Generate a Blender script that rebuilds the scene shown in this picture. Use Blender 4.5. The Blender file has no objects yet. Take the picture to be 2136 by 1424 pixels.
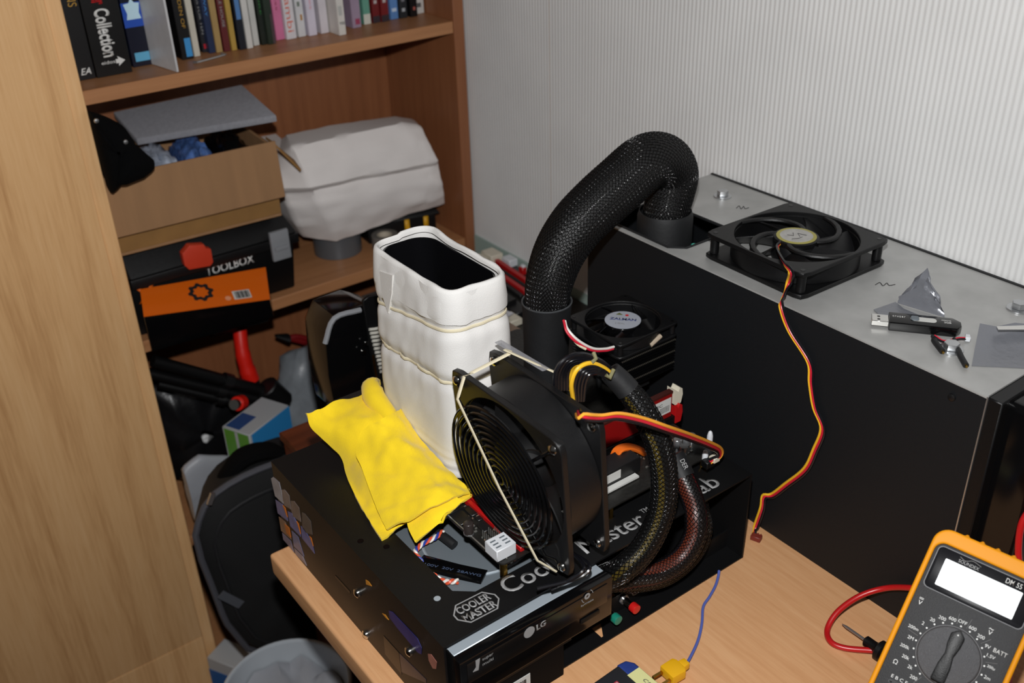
import bpy, bmesh, math, random
from mathutils import Vector, Matrix, noise
random.seed(7)
V = Vector
PI = math.pi
C = bpy.context.scene.collection
SC = bpy.context.scene

# ---------------------------------------------------------------- camera
YAW, PITCH, ROLL, FPX, CAMZ = 0.6249006, 0.52011732, -0.0330066, 2123.502, 0.67
IMW, IMH = 2136, 1424
_f = V((math.sin(YAW) * math.cos(PITCH), math.cos(YAW) * math.cos(PITCH), -math.sin(PITCH)))
_r = V((math.cos(YAW), -math.sin(YAW), 0))
_u = _r.cross(_f)
CR = _r * math.cos(ROLL) + _u * math.sin(ROLL)
CU = -_r * math.sin(ROLL) + _u * math.cos(ROLL)
CF = _f
CO = V((0, 0, CAMZ))
camd = bpy.data.cameras.new('camera')
camd.sensor_width = 36
camd.lens = 36 * FPX / IMW
camd.clip_start = 0.02
camd.dof.use_dof = True
camd.dof.focus_distance = 0.86
camd.dof.aperture_fstop = 7.5
cam = bpy.data.objects.new('camera', camd)
C.objects.link(cam)
cam.matrix_world = Matrix(((CR.x, CU.x, -CF.x, 0), (CR.y, CU.y, -CF.y, 0), (CR.z, CU.z, -CF.z, CAMZ), (0, 0, 0, 1)))
SC.camera = cam

# ---------------------------------------------------------------- light: pop-up flash above the lens, weak room light
w = bpy.data.worlds.new('world')
SC.world = w
w.use_nodes = True
w.node_tree.nodes['Background'].inputs[0].default_value = (1.0, 0.97, 0.93, 1)
w.node_tree.nodes['Background'].inputs[1].default_value = 0.035
fl = bpy.data.lights.new('camera_flash', 'SPOT')
fl.energy = 38
fl.color = (1.0, 1.0, 1.0)
fl.shadow_soft_size = 0.012
fl.spot_size = math.radians(115)
fl.spot_blend = 0.9
flo = bpy.data.objects.new('camera_flash', fl)
C.objects.link(flo)
flo.matrix_world = Matrix.Translation(CU * 0.095 + CR * -0.004) @ cam.matrix_world
vs = SC.view_settings
vs.view_transform = 'Standard'
vs.look = 'None'
vs.gamma = 1
vs.use_curve_mapping = False
vs.exposure = 0.0

# ---------------------------------------------------------------- pixel directions (2136 x 1424 photo)
def ray(x, y):
    return CR * ((x - IMW / 2) / FPX) - CU * ((y - IMH / 2) / FPX) + CF
def pz(x, y, z):
    d = ray(x, y); return CO + d * ((z - CAMZ) / d.z)
def px(x, y, v):
    d = ray(x, y); return CO + d * (v / d.x)
def py(x, y, v):
    d = ray(x, y); return CO + d * (v / d.y)
def pd(x, y, depth):
    return CO + ray(x, y) * depth

# ---------------------------------------------------------------- materials
def lin(c):
    o = []
    for k in c[:3]:
        k = k / 255.0
        o.append(k / 12.92 if k <= 0.04045 else ((k + 0.055) / 1.055) ** 2.4)
    return (o[0], o[1], o[2], 1)
MATS = {}
def mat(name, col, rough=0.5, metal=0.0, var=None, bump=None, spec=0.5, coat=0.0, coords='Object', stretch=(1, 1, 1), alpha=1.0, trans=0.0, sheen=0.0):
    """var=(scale, amount) mottles the colour; bump=(scale, strength) adds fine relief"""
    if name in MATS:
        return MATS[name]
    m = bpy.data.materials.new(name); m.use_nodes = True
    nt = m.node_tree; b = nt.nodes['Principled BSDF']
    b.inputs['Base Color'].default_value = lin(col)
    b.inputs['Roughness'].default_value = rough
    b.inputs['Metallic'].default_value = metal
    b.inputs['Specular IOR Level'].default_value = spec
    b.inputs['Coat Weight'].default_value = coat
    b.inputs['Transmission Weight'].default_value = trans
    b.inputs['Sheen Weight'].default_value = sheen
    b.inputs['Alpha'].default_value = alpha
    if var or bump:
        tc = nt.nodes.new('ShaderNodeTexCoord'); mp = nt.nodes.new('ShaderNodeMapping')
        mp.inputs['Scale'].default_value = stretch
        nt.links.new(tc.outputs[coords], mp.inputs[0])
    if var:
        n = nt.nodes.new('ShaderNodeTexNoise'); n.inputs['Scale'].default_value = var[0]; n.inputs['Detail'].default_value = 5
        nt.links.new(mp.outputs[0], n.inputs['Vector'])
        r = nt.nodes.new('ShaderNodeValToRGB')
        a = var[1]
        lo = [max(0, k * (1 - a)) for k in lin(col)[:3]] + [1]; hi = [min(1, k * (1 + a)) for k in lin(col)[:3]] + [1]
        r.color_ramp.elements[0].color = lo; r.color_ramp.elements[0].position = 0.3
        r.color_ramp.elements[1].color = hi; r.color_ramp.elements[1].position = 0.7
        nt.links.new(n.outputs['Fac'], r.inputs[0]); nt.links.new(r.outputs[0], b.inputs['Base Color'])
    if bump:
        n2 = nt.nodes.new('ShaderNodeTexNoise'); n2.inputs['Scale'].default_value = bump[0]; n2.inputs['Detail'].default_value = 3
        nt.links.new(mp.outputs[0], n2.inputs['Vector'])
        bp = nt.nodes.new('ShaderNodeBump'); bp.inputs['Strength'].default_value = bump[1]; bp.inputs['Distance'].default_value = 0.001
        nt.links.new(n2.outputs['Fac'], bp.inputs['Height']); nt.links.new(bp.outputs[0], b.inputs['Normal'])
    MATS[name] = m
    return m
def wood(name, c0, c1, c2, stretch, rough=0.42, figure=0.35, bands=16, broad=0.09):
    """straight-grained veneer: stretched fine noise for pores plus a broad distorted band figure"""
    m = bpy.data.materials.new(name); m.use_nodes = True
    nt = m.node_tree; b = nt.nodes['Principled BSDF']; b.inputs['Roughness'].default_value = rough
    tc = nt.nodes.new('ShaderNodeTexCoord'); mp = nt.nodes.new('ShaderNodeMapping'); mp.inputs['Scale'].default_value = stretch
    nt.links.new(tc.outputs['Object'], mp.inputs[0])
    n1 = nt.nodes.new('ShaderNodeTexNoise'); n1.inputs['Scale'].default_value = 1.0; n1.inputs['Detail'].default_value = 6; n1.inputs['Roughness'].default_value = 0.65
    nt.links.new(mp.outputs[0], n1.inputs['Vector'])
    mp2 = nt.nodes.new('ShaderNodeMapping'); mp2.inputs['Scale'].default_value = [s * broad for s in stretch]
    nt.links.new(tc.outputs['Object'], mp2.inputs[0])
    n2 = nt.nodes.new('ShaderNodeTexNoise'); n2.inputs['Scale'].default_value = 1.0; n2.inputs['Detail'].default_value = 1.5
    nt.links.new(mp2.outputs[0], n2.inputs['Vector'])
    def M(op, a_, c_=None, d_=None):
        n = nt.nodes.new('ShaderNodeMath'); n.operation = op
        for i, q in enumerate((a_, c_, d_)):
            if q is None: continue
            if isinstance(q, (int, float)): n.inputs[i].default_value = q
            else: nt.links.new(q, n.inputs[i])
        return n.outputs[0]
    line = M('PINGPONG', M('MULTIPLY', n2.outputs['Fac'], bands), 1.0)          # contour lines of the cathedral figure
    line = M('POWER', line, 3.0)
    fine = M('MULTIPLY', M('SUBTRACT', n1.outputs['Fac'], 0.5), 1.6)
    fac = M('ADD', M('ADD', 0.55, M('MULTIPLY', fine, 0.55)), M('MULTIPLY', line, -figure))
    r = nt.nodes.new('ShaderNodeValToRGB'); cr = r.color_ramp
    cr.elements[0].position = 0.05; cr.elements[0].color = lin(c0)
    cr.elements[1].position = 0.85; cr.elements[1].color = lin(c2)
    e = cr.elements.new(0.5); e.color = lin(c1)
    nt.links.new(fac, r.inputs[0]); nt.links.new(r.outputs[0], b.inputs['Base Color'])
    bp = nt.nodes.new('ShaderNodeBump'); bp.inputs['Strength'].default_value = 0.08; bp.inputs['Distance'].default_value = 0.001
    nt.links.new(n1.outputs['Fac'], bp.inputs['Height']); nt.links.new(bp.outputs[0], b.inputs['Normal'])
    MATS[name] = m
    return m
def braid(name, nu, nv, strand, stripes, rough=0.22, gap=0.15, bump=0.9, dist=0.00025):
    """woven mesh sleeve in UV space (u round the cable, v along it, metres): glossy strands, wires showing in the gaps"""
    m = bpy.data.materials.new(name); m.use_nodes = True
    nt = m.node_tree; b = nt.nodes['Principled BSDF']; L = nt.links
    uv = nt.nodes.new('ShaderNodeUVMap'); sp = nt.nodes.new('ShaderNodeSeparateXYZ'); L.new(uv.outputs[0], sp.inputs[0])
    def M(op, a, c=None):
        n = nt.nodes.new('ShaderNodeMath'); n.operation = op
        for i, q in enumerate((a, c)):
            if q is None: continue
            if isinstance(q, (int, float)): n.inputs[i].default_value = q
            else: L.new(q, n.inputs[i])
        return n.outputs[0]
    uu = M('MULTIPLY', sp.outputs[0], nu * 2 * PI); vv = M('MULTIPLY', sp.outputs[1], nv * 2 * PI)
    s1 = M('SINE', M('ADD', uu, vv)); s2 = M('SINE', M('SUBTRACT', uu, vv))
    pr = M('MULTIPLY', s1, s2)
    hole = M('GREATER_THAN', pr, gap)
    ramp = nt.nodes.new('ShaderNodeValToRGB'); ramp.color_ramp.interpolation = 'CONSTANT'
    while len(ramp.color_ramp.elements) < len(stripes): ramp.color_ramp.elements.new(0.5)
    for i, (p, c) in enumerate(stripes):
        ramp.color_ramp.elements[i].position = p; ramp.color_ramp.elements[i].color = lin(c)
    L.new(sp.outputs[0], ramp.inputs[0])
    mix = nt.nodes.new('ShaderNodeMix'); mix.data_type = 'RGBA'
    mix.inputs[6].default_value = lin(strand); L.new(ramp.outputs[0], mix.inputs[7]); L.new(hole, mix.inputs[0])
    L.new(mix.outputs[2], b.inputs['Base Color'])
    b.inputs['Roughness'].default_value = rough
    bp = nt.nodes.new('ShaderNodeBump'); bp.inputs['Strength'].default_value = bump; bp.inputs['Distance'].default_value = dist; bp.invert = True
    L.new(pr, bp.inputs['Height']); L.new(bp.outputs[0], b.inputs['Normal'])
    MATS[name] = m
    return m

# ---------------------------------------------------------------- mesh builder
class MB:
    def __init__(s):
        s.v = []; s.f = []; s.mi = []; s.uv = {}
    def add(s, vs, fs, mi=0, M=None, uvs=None):
        o = len(s.v)
        for q in vs:
            q = V(q); s.v.append(M @ q if M is not None else q)
        for k, f in enumerate(fs):
            if uvs: s.uv[len(s.f)] = uvs[k]
            s.f.append([i + o for i in f]); s.mi.append(mi)
        return s
    def box(s, lo, hi, mi=0, M=None):
        x0, y0, z0 = lo; x1, y1, z1 = hi
        vs = [(x0, y0, z0), (x1, y0, z0), (x1, y1, z0), (x0, y1, z0), (x0, y0, z1), (x1, y0, z1), (x1, y1, z1), (x0, y1, z1)]
        return s.add(vs, [(0, 3, 2, 1), (4, 5, 6, 7), (0, 1, 5, 4), (1, 2, 6, 5), (2, 3, 7, 6), (3, 0, 4, 7)], mi, M)
    def hexa(s, b, t, mi=0):
        """eight corners: bottom ring and top ring, counter-clockwise from above"""
        return s.add(list(b) + list(t), [(3, 2, 1, 0), (4, 5, 6, 7), (0, 1, 5, 4), (1, 2, 6, 5), (2, 3, 7, 6), (3, 0, 4, 7)], mi)
    def prism(s, poly, z0, z1, mi=0, M=None):
        n = len(poly)
        vs = [(p[0], p[1], z0) for p in poly] + [(p[0], p[1], z1) for p in poly]
        fs = [tuple(reversed(range(n))), tuple(range(n, 2 * n))] + [(i, (i + 1) % n, n + (i + 1) % n, n + i) for i in range(n)]
        return s.add(vs, fs, mi, M)
    def ring(s, outer, inner, z0, z1, mi=0, M=None):
        n = len(outer)
        vs = [(p[0], p[1], z) for z in (z0, z1) for poly in (outer, inner) for p in poly]
        fs = []
        for i in range(n):
            j = (i + 1) % n
            fs += [(i, j, n + j, n + i)[::-1], (2 * n + i, 2 * n + j, 3 * n + j, 3 * n + i), (i, j, 2 * n + j, 2 * n + i), (n + i, 3 * n + i, 3 * n + j, n + j)]
        return s.add(vs, fs, mi, M)
    def lathe(s, prof, n=24, mi=0, M=None, cap=True):
        vs = []; fs = []
        for r, z in prof:
            for k in range(n):
                a = 2 * PI * k / n; vs.append((r * math.cos(a), r * math.sin(a), z))
        for i in range(len(prof) - 1):
            for k in range(n):
                l = (k + 1) % n
                fs.append((i * n + k, i * n + l, (i + 1) * n + l, (i + 1) * n + k))
        if cap:
            fs.append(tuple(reversed(range(n)))); fs.append(tuple(range((len(prof) - 1) * n, len(prof) * n)))
        return s.add(vs, fs, mi, M)
    def cyl(s, a, b, r, n=16, mi=0, r2=None):
        a = V(a); b = V(b); d = b - a
        M = Matrix.Translation(a) @ d.to_track_quat('Z', 'Y').to_matrix().to_4x4()
        return s.lathe([(r, 0), (r if r2 is None else r2, d.length)], n, mi, M)
    def tube(s, pts, r, n=8, mi=0, closed=False, caps=True, flat=None, up=None):
        """sweep round pts with UVs: u round, v metres along; r is a number or a list; flat=(a,b) stretches the section"""
        pts = [V(p) for p in pts]; m = len(pts)
        rs = r if isinstance(r, (list, tuple)) else [r] * m
        T = []
        for i in range(m):
            a = pts[(i - 1) % m] if (closed or i > 0) else pts[0]
            b = pts[(i + 1) % m] if (closed or i < m - 1) else pts[-1]
            T.append((b - a).normalized())
        nrm = V(up) if up is not None else (V((0, 0, 1)) if abs(T[0].z) < 0.9 else V((1, 0, 0)))
        nrm = (nrm - T[0] * nrm.dot(T[0])).normalized()
        vs = []; L = [0.0]
        fa, fb = flat if flat else (1, 1)
        for i in range(m):
            if i > 0:
                L.append(L[-1] + (pts[i] - pts[i - 1]).length)
                if up is not None:
                    nrm = V(up)
                nrm = (nrm - T[i] * nrm.dot(T[i])).normalized()
            bn = T[i].cross(nrm)
            for k in range(n):
                a = 2 * PI * k / n
                vs.append(pts[i] + nrm * (math.cos(a) * rs[i] * fa) + bn * (math.sin(a) * rs[i] * fb))
        fs = []; uvs = []
        for i in range(m if closed else m - 1):
            j = (i + 1) % m
            for k in range(n):
                l = (k + 1) % n
                fs.append((i * n + k, i * n + l, j * n + l, j * n + k))
                v1 = L[i + 1] if i + 1 < m else L[i] + (pts[0] - pts[-1]).length
                uvs.append([(k / n, L[i]), ((k + 1) / n, L[i]), ((k + 1) / n, v1), (k / n, v1)])
        if caps and not closed:
            fs.append(tuple(reversed(range(n)))); fs.append(tuple(range((m - 1) * n, m * n)))
            uvs.append([(0, 0)] * n); uvs.append([(0, 0)] * n)
        return s.add(vs, fs, mi, None, uvs)
    def grid(s, rows, mi=0, thick=0.0, closed=False):
        """rows: list of equal-length lists of points -> surface, optionally thickened downwards along its normals"""
        nr = len(rows); nc = len(rows[0])
        vs = [V(p) for r in rows for p in r]; fs = []
        for i in range(nr - 1):
            for k in range(nc if closed else nc - 1):
                l = (k + 1) % nc
                fs.append((i * nc + k, i * nc + l, (i + 1) * nc + l, (i + 1) * nc + k))
        if not thick:
            return s.add(vs, fs, mi)
        nm = [V((0, 0, 0)) for _ in vs]
        for f in fs:
            n = (vs[f[1]] - vs[f[0]]).cross(vs[f[3]] - vs[f[0]])
            for i in f: nm[i] += n
        N = len(vs)
        low = [vs[i] - nm[i].normalized() * thick for i in range(N)]
        bfs = [tuple(reversed([i + N for i in f])) for f in fs]
        def side(a, b): bfs.append((a, a + N, b + N, b))
        if not closed:
            for i in range(nr - 1):
                side(i * nc, (i + 1) * nc); side((i + 1) * nc + nc - 1, i * nc + nc - 1)
        for k in range(nc if closed else nc - 1):
            l = (k + 1) % nc
            side(l, k); side((nr - 1) * nc + k, (nr - 1) * nc + l)
        return s.add(vs + low, fs + bfs, mi)
    def mesh(s, name, mats, bevel=0.0, seg=2, sharp=38, inv=None):
        me = bpy.data.meshes.new(name)
        vs = [inv @ q for q in s.v] if inv is not None else s.v
        me.from_pydata([tuple(q) for q in vs], [], s.f)
        if not isinstance(mats, (list, tuple)): mats = [mats]
        for m in mats: me.materials.append(MATS[m] if isinstance(m, str) else m)
        me.polygons.foreach_set('material_index', s.mi)
        if s.uv:
            ul = me.uv_layers.new(name='UVMap')
            for fi, q in s.uv.items():
                p = me.polygons[fi]
                for k, li in enumerate(p.loop_indices): ul.data[li].uv = q[k]
        bm = bmesh.new(); bm.from_mesh(me)
        if not s.uv: bmesh.ops.recalc_face_normals(bm, faces=bm.faces)
        if bevel:
            es = [e for e in bm.edges if len(e.link_faces) == 2 and e.calc_face_angle(0) > 0.6]
            bmesh.ops.bevel(bm, geom=es, offset=bevel, segments=seg, affect='EDGES', profile=0.6, clamp_overlap=True)
        bm.to_mesh(me); bm.free()
        me.polygons.foreach_set('use_smooth', [True] * len(me.polygons))
        me.set_sharp_from_angle(angle=math.radians(sharp))
        me.update()
        return me

def braid_mesh(path, radii, N, pitch, rs, amp):
    """woven strands round a path: N strands each way, weaving over and under one another"""
    m = len(path); L = [0.0]; Tn = []
    for i in range(m):
        if i: L.append(L[-1] + (path[i] - path[i - 1]).length)
        Tn.append((path[min(m - 1, i + 1)] - path[max(0, i - 1)]).normalized())
    nv = V((0, 1, 0)); F = []
    for i in range(m):
        nv = (nv - Tn[i] * nv.dot(Tn[i])).normalized(); F.append((nv.copy(), Tn[i].cross(nv)))
    per = pitch / N; steps = int(L[-1] / per * 6)
    mb = MB(); vs = mb.v; fs = mb.f
    samp = []; j = 0
    for k in range(steps + 1):
        l = L[-1] * k / steps
        while j < m - 2 and L[j + 1] < l: j += 1
        f = (l - L[j]) / max(1e-9, L[j + 1] - L[j])
        samp.append((path[j].lerp(path[j + 1], f), F[j][0].lerp(F[j + 1][0], f), F[j][1].lerp(F[j + 1][1], f), radii[j] + (radii[j + 1] - radii[j]) * f, Tn[j], l))
    for d in (1, -1):
        for q in range(N):
            o = len(vs)
            for (p, a, b, r, t, l) in samp:
                th = 2 * PI * (q / N + d * l / pitch)
                rad = a * math.cos(th) + b * math.sin(th)
                side = t.cross(rad)
                rr = r + rs * .5 + d * amp * math.cos(2 * PI * l / per)
                c = p + rad * rr
                vs += [c + rad * rs * .6, c + side * rs, c - rad * rs * .6, c - side * rs]
            for k in range(steps):
                e = o + 4 * k
                fs += [(e, e + 1, e + 5, e + 4), (e + 1, e + 2, e + 6, e + 5), (e + 2, e + 3, e + 7, e + 6), (e + 3, e, e + 4, e + 7)]
    mb.mi = [0] * len(fs)
    return mb
TM = {}          # world matrix of each thing or part at build time
def _reg(o, parent, M):
    o.parent = parent
    o.matrix_local = M
    TM[o] = (TM[parent] if parent else Matrix()) @ M
    C.objects.link(o)
    return o
def tag(o, label=None, cat=None, group=None, kind=None):
    if label: o['label'] = label
    if cat: o['category'] = cat
    if group: o['group'] = group
    if kind: o['kind'] = kind
    return o
def thing(name, label, cat, loc=(0, 0, 0), M=None, group=None):
    o = bpy.data.objects.new(name, None); o.empty_display_size = 0.02
    _reg(o, None, M if M is not None else Matrix.Translation(V(loc)))
    return tag(o, label, cat, group)
def part(name, mb, mats, parent=None, bevel=0.0, seg=2, M=None, world=False, sharp=38, label=None, kind=None, base=None):
    """mesh object; world=True means the builder holds world coordinates; base puts the origin of a top-level mesh there"""
    inv = None
    M = M if M is not None else Matrix()
    if world and parent is not None: inv = TM[parent].inverted()
    if base is not None: M = Matrix.Translation(V(base)); inv = M.inverted()
    o = bpy.data.objects.new(name, mb.mesh(name, mats, bevel, seg, sharp, inv))
    _reg(o, parent, M)
    return tag(o, label, None, None, kind)
def inst(src, parent, M):
    o = src.copy(); o.parent = parent
    return _reg(o, parent, M)
def mesh_inst(name, me, parent, M):
    return _reg(bpy.data.objects.new(name, me), parent, M)
def T(x, y=None, z=None):
    return Matrix.Translation(V(x) if y is None else V((x, y, z)))
def R(a, ax='Z'):
    return Matrix.Rotation(a, 4, ax)
def frame(o, x, y, z):
    x = V(x); y = V(y); z = V(z)
    return Matrix(((x.x, y.x, z.x, o[0]), (x.y, y.y, z.y, o[1]), (x.z, y.z, z.z, o[2]), (0, 0, 0, 1)))
def smoothpath(pts, k=6):
    """Catmull-Rom through points (or tuples of numbers)"""
    P = [V(p) for p in pts]; out = []
    for i in range(len(P) - 1):
        a = P[i - 1] if i > 0 else P[0] * 2 - P[1]
        b, c = P[i], P[i + 1]
        d = P[i + 2] if i + 2 < len(P) else P[-1] * 2 - P[-2]
        for j in range(k):
            t = j / k
            out.append(0.5 * ((2 * b) + (c - a) * t + (2 * a - 5 * b + 4 * c - d) * t * t + (3 * b - a - 3 * c + d) * t ** 3))
    out.append(P[-1])
    return out
def rrect(w, h, r, n=5, cx=0, cy=0):
    o = []
    for (sx, sy, a0) in ((1, 1, 0), (-1, 1, PI / 2), (-1, -1, PI), (1, -1, 1.5 * PI)):
        for k in range(n + 1):
            a = a0 + PI / 2 * k / n
            o.append((cx + sx * (w / 2 - r) + r * math.cos(a), cy + sy * (h / 2 - r) + r * math.sin(a)))
    return o
def circ(r, n=32, cx=0, cy=0, a0=0):
    return [(cx + r * math.cos(a0 + 2 * PI * k / n), cy + r * math.sin(a0 + 2 * PI * k / n)) for k in range(n)]
def text(s, parent, M, mats, width=None, height=None, size=0.01, extrude=0.00008, bold=0.0, shear=0.0, align='LEFT', name='lettering', space=1.0):
    """flat print: the string as a thin mesh in the local XY plane of M, fitted to width/height in metres"""
    cu = bpy.data.curves.new('t', 'FONT'); cu.body = s; cu.size = 1; cu.extrude = 0; cu.offset = bold; cu.shear = shear; cu.space_character = space
    cu.resolution_u = 4
    to = bpy.data.objects.new('t', cu); C.objects.link(to)
    dg = bpy.context.evaluated_depsgraph_get()
    me = bpy.data.meshes.new_from_object(to.evaluated_get(dg))
    bpy.data.objects.remove(to); bpy.data.curves.remove(cu)
    xs = [v.co.x for v in me.vertices]; ys = [v.co.y for v in me.vertices]
    x0, x1, y0, y1 = min(xs), max(xs), min(ys), max(ys)
    sx = (width / (x1 - x0)) if width else size
    sy = (height / (y1 - y0)) if height else (sx if width and not height else size)
    if height and not width: sx = sy
    ox = x0 if align == 'LEFT' else (x0 + x1) / 2
    oy = 0 if align == 'LEFT' else (y0 + y1) / 2
    if align == 'LEFT' and height: oy = y0
    for v in me.vertices: v.co = ((v.co.x - ox) * sx, (v.co.y - oy) * sy, 0)
    bm = bmesh.new(); bm.from_mesh(me)
    r = bmesh.ops.extrude_face_region(bm, geom=bm.faces[:])
    bmesh.ops.translate(bm, verts=[e for e in r['geom'] if isinstance(e, bmesh.types.BMVert)], vec=(0, 0, extrude))
    bmesh.ops.recalc_face_normals(bm, faces=bm.faces)
    bm.to_mesh(me); bm.free()
    me.name = name
    me.materials.clear(); me.materials.append(MATS[mats] if isinstance(mats, str) else mats)
    return _reg(bpy.data.objects.new(name, me), parent, M)
# ---------------------------------------------------------------- shared materials
wood('beech_desk', (188, 134, 88), (210, 158, 112), (222, 174, 128), (260, 16, 260), 0.4, 0.06)
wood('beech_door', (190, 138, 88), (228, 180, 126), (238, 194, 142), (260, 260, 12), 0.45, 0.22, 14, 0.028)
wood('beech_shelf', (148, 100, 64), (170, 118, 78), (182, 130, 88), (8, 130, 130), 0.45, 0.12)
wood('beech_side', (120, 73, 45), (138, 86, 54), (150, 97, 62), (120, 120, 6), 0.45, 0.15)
wood('mahogany', (70, 30, 14), (92, 42, 20), (112, 54, 28), (10, 90, 90), 0.4, 0.2)
mat('wallpaper', (216, 216, 215), 0.62, var=(14, 0.03), bump=(900, 0.12))
mat('wallpaper_old', (150, 168, 160), 0.8)
mat('plaster', (150, 145, 138), 0.9, var=(8, 0.05))
mat('carpet', (92, 62, 44), 0.95, var=(160, 0.35), bump=(500, 0.8))
mat('black_plastic', (11, 11, 12), 0.42, bump=(1500, 0.15), spec=.3)
mat('black_satin', (17, 17, 18), 0.36, bump=(2500, 0.25), spec=.4)
mat('black_gloss', (8, 8, 9), 0.14, spec=.4)
mat('black_soft', (6, 6, 7), 0.95, spec=.1, bump=(500, 0.4))
mat('black_rubber', (17, 18, 20), 0.62, var=(60, 0.25), bump=(300, 0.15))
mat('black_steel', (14, 15, 16), 0.5, var=(40, 0.06), bump=(1800, 0.12))
mat('box_steel', (13, 15, 18), 0.6, bump=(1500, 0.15), spec=.35)
mat('bench_steel', (12, 12, 13), 0.45, bump=(1500, 0.12), spec=.35)
mat('galvanised', (168, 168, 166), 0.42, metal=0.25, var=(26, 0.14), bump=(60, 0.05))
mat('chrome', (225, 224, 220), 0.16, metal=1.0)
mat('zinc', (190, 192, 194), 0.3, metal=0.9, bump=(200, 0.15))
mat('drive_steel', (172, 182, 190), 0.38, metal=0.35)
mat('drive_grey', (112, 120, 126), 0.45, metal=0.3)
mat('brass', (190, 150, 70), 0.25, metal=1.0)
mat('print_grey', (140, 140, 140), 0.5)
mat('print_white', (215, 215, 212), 0.5)
mat('print_black', (25, 25, 25), 0.5)
mat('white_plastic', (205, 208, 212), 0.35)
mat('cream_plastic', (205, 198, 180), 0.45)
mat('white_paper', (208, 205, 200), 0.8)
mat('label_white', (196, 196, 192), 0.6)
mat('red_plastic', (172, 20, 22), 0.35)
mat('bright_red', (214, 28, 14), 0.4)
mat('latch_red', (196, 58, 34), 0.45)
mat('orange_card', (214, 96, 14), 0.3, coat=0.3)
mat('yellow_wire', (226, 176, 40), 0.35)
mat('amber_wire', (232, 160, 52), 0.35)
mat('red_wire', (196, 30, 52), 0.35)
mat('black_wire', (18, 18, 22), 0.25)
mat('orange_wire', (222, 104, 24), 0.4)
mat('blue_wire', (40, 60, 150), 0.4)
mat('green_wire', (40, 110, 50), 0.4)
mat('white_wire', (215, 212, 206), 0.4)
mat('tan_rubber', (214, 204, 176), 0.5)
mat('cardboard', (150, 112, 76), 0.8, var=(60, 0.08), stretch=(1, 1, 0.1), bump=(220, 0.15))
mat('cardboard_inside', (138, 100, 52), 0.8, var=(30, 0.1))
mat('foam_grey', (142, 142, 148), 0.9, var=(200, 0.08), bump=(700, 0.6))

# ---------------------------------------------------------------- walls, floor
WX = 0.842
ZF = -0.622
mb = MB()
prof = []
y = -0.9
pitch_r = 0.0060
while y < 1.50:
    for t, h in [(k / 8, .5 - .5 * math.cos(2 * PI * k / 8)) for k in range(8)]:
        prof.append((WX - h * 0.00050, y + t * pitch_r))
    y += pitch_r
rows = [[(x, yy, z) for (x, yy) in prof] for z in (ZF, 0.0, 1.7)]
mb.grid(rows)
mb.box((WX, -0.9, ZF), (WX + 0.1, 1.5, 1.7))
wall = tag(part('wall_right', mb, 'wallpaper', sharp=80), kind='structure')
for (sx, yy) in ((0, 1.0605), (1, 0.2825)):      # butt joints between two lengths of wallpaper
    m2 = MB().box((WX - 0.0006, yy, -0.02), (WX + 0.001, yy + 0.0007, 1.7))
    part('paper_joint', m2, mat('joint', (176, 160, 148), 0.8), wall)
mb = MB().box((WX - 0.004, 0.78, -0.03), (WX - 0.0012, 1.258, 0.006))
part('bare_wall_strip', mb, 'wallpaper_old', wall)
tag(part('wall_back', MB().box((-2.0, 1.482, ZF), (WX, 1.56, 1.7)), 'plaster'), kind='structure')
tag(part('floor', MB().box((-2.0, -1.2, ZF - 0.05), (WX, 1.5, ZF)), 'carpet'), kind='structure')

# ---------------------------------------------------------------- desk
dk = thing('desk', 'beech desk with rounded edge standing along the ribbed wall', 'desk', (0.54, 0.3, ZF))
part('desk_top', MB().box((0.25, -0.6, -0.026), (0.839, 0.766, 0.0)), 'beech_desk', dk, 0.004, 3, world=True)
for y0 in (-0.55, 0.70):
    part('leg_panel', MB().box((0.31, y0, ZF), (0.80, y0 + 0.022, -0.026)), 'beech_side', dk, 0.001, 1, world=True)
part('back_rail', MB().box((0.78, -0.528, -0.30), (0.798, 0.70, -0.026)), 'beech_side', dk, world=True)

# ---------------------------------------------------------------- wardrobe and bookcase along the back wall
BF = 1.256          # front plane of the bookcase
wd = thing('wardrobe', 'pale beech wardrobe with a closed full-height door beside the bookcase', 'wardrobe', (-0.2, 1.36, ZF))
part('carcass', MB().box((-0.75, BF + 0.004, ZF), (0.2755, 1.478, 1.3)), 'beech_door', wd, world=True)
part('door', MB().box((-0.74, BF - 0.014, -0.515), (0.2757, BF + 0.003, 1.29)), 'beech_door', wd, 0.0012, 2, world=True)
part('plinth', MB().box((-0.74, BF - 0.014, ZF), (0.2757, BF + 0.003, -0.5165)), 'beech_door', wd, 0.001, 1, world=True)

bc = thing('bookcase', 'open beech bookcase crowded with books, boxes and tools', 'bookcase', (0.56, 1.36, ZF))
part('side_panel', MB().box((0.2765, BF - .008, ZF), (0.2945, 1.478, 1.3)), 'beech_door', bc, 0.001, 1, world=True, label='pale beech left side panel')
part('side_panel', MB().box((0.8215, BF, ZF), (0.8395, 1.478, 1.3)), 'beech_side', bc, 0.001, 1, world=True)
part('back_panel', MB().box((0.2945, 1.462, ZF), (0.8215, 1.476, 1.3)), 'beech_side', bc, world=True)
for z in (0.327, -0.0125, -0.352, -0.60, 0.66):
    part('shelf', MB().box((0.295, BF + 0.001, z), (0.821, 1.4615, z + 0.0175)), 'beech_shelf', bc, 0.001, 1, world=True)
SH1, SH2, SH3 = 0.3445, 0.005, -0.3345

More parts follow.
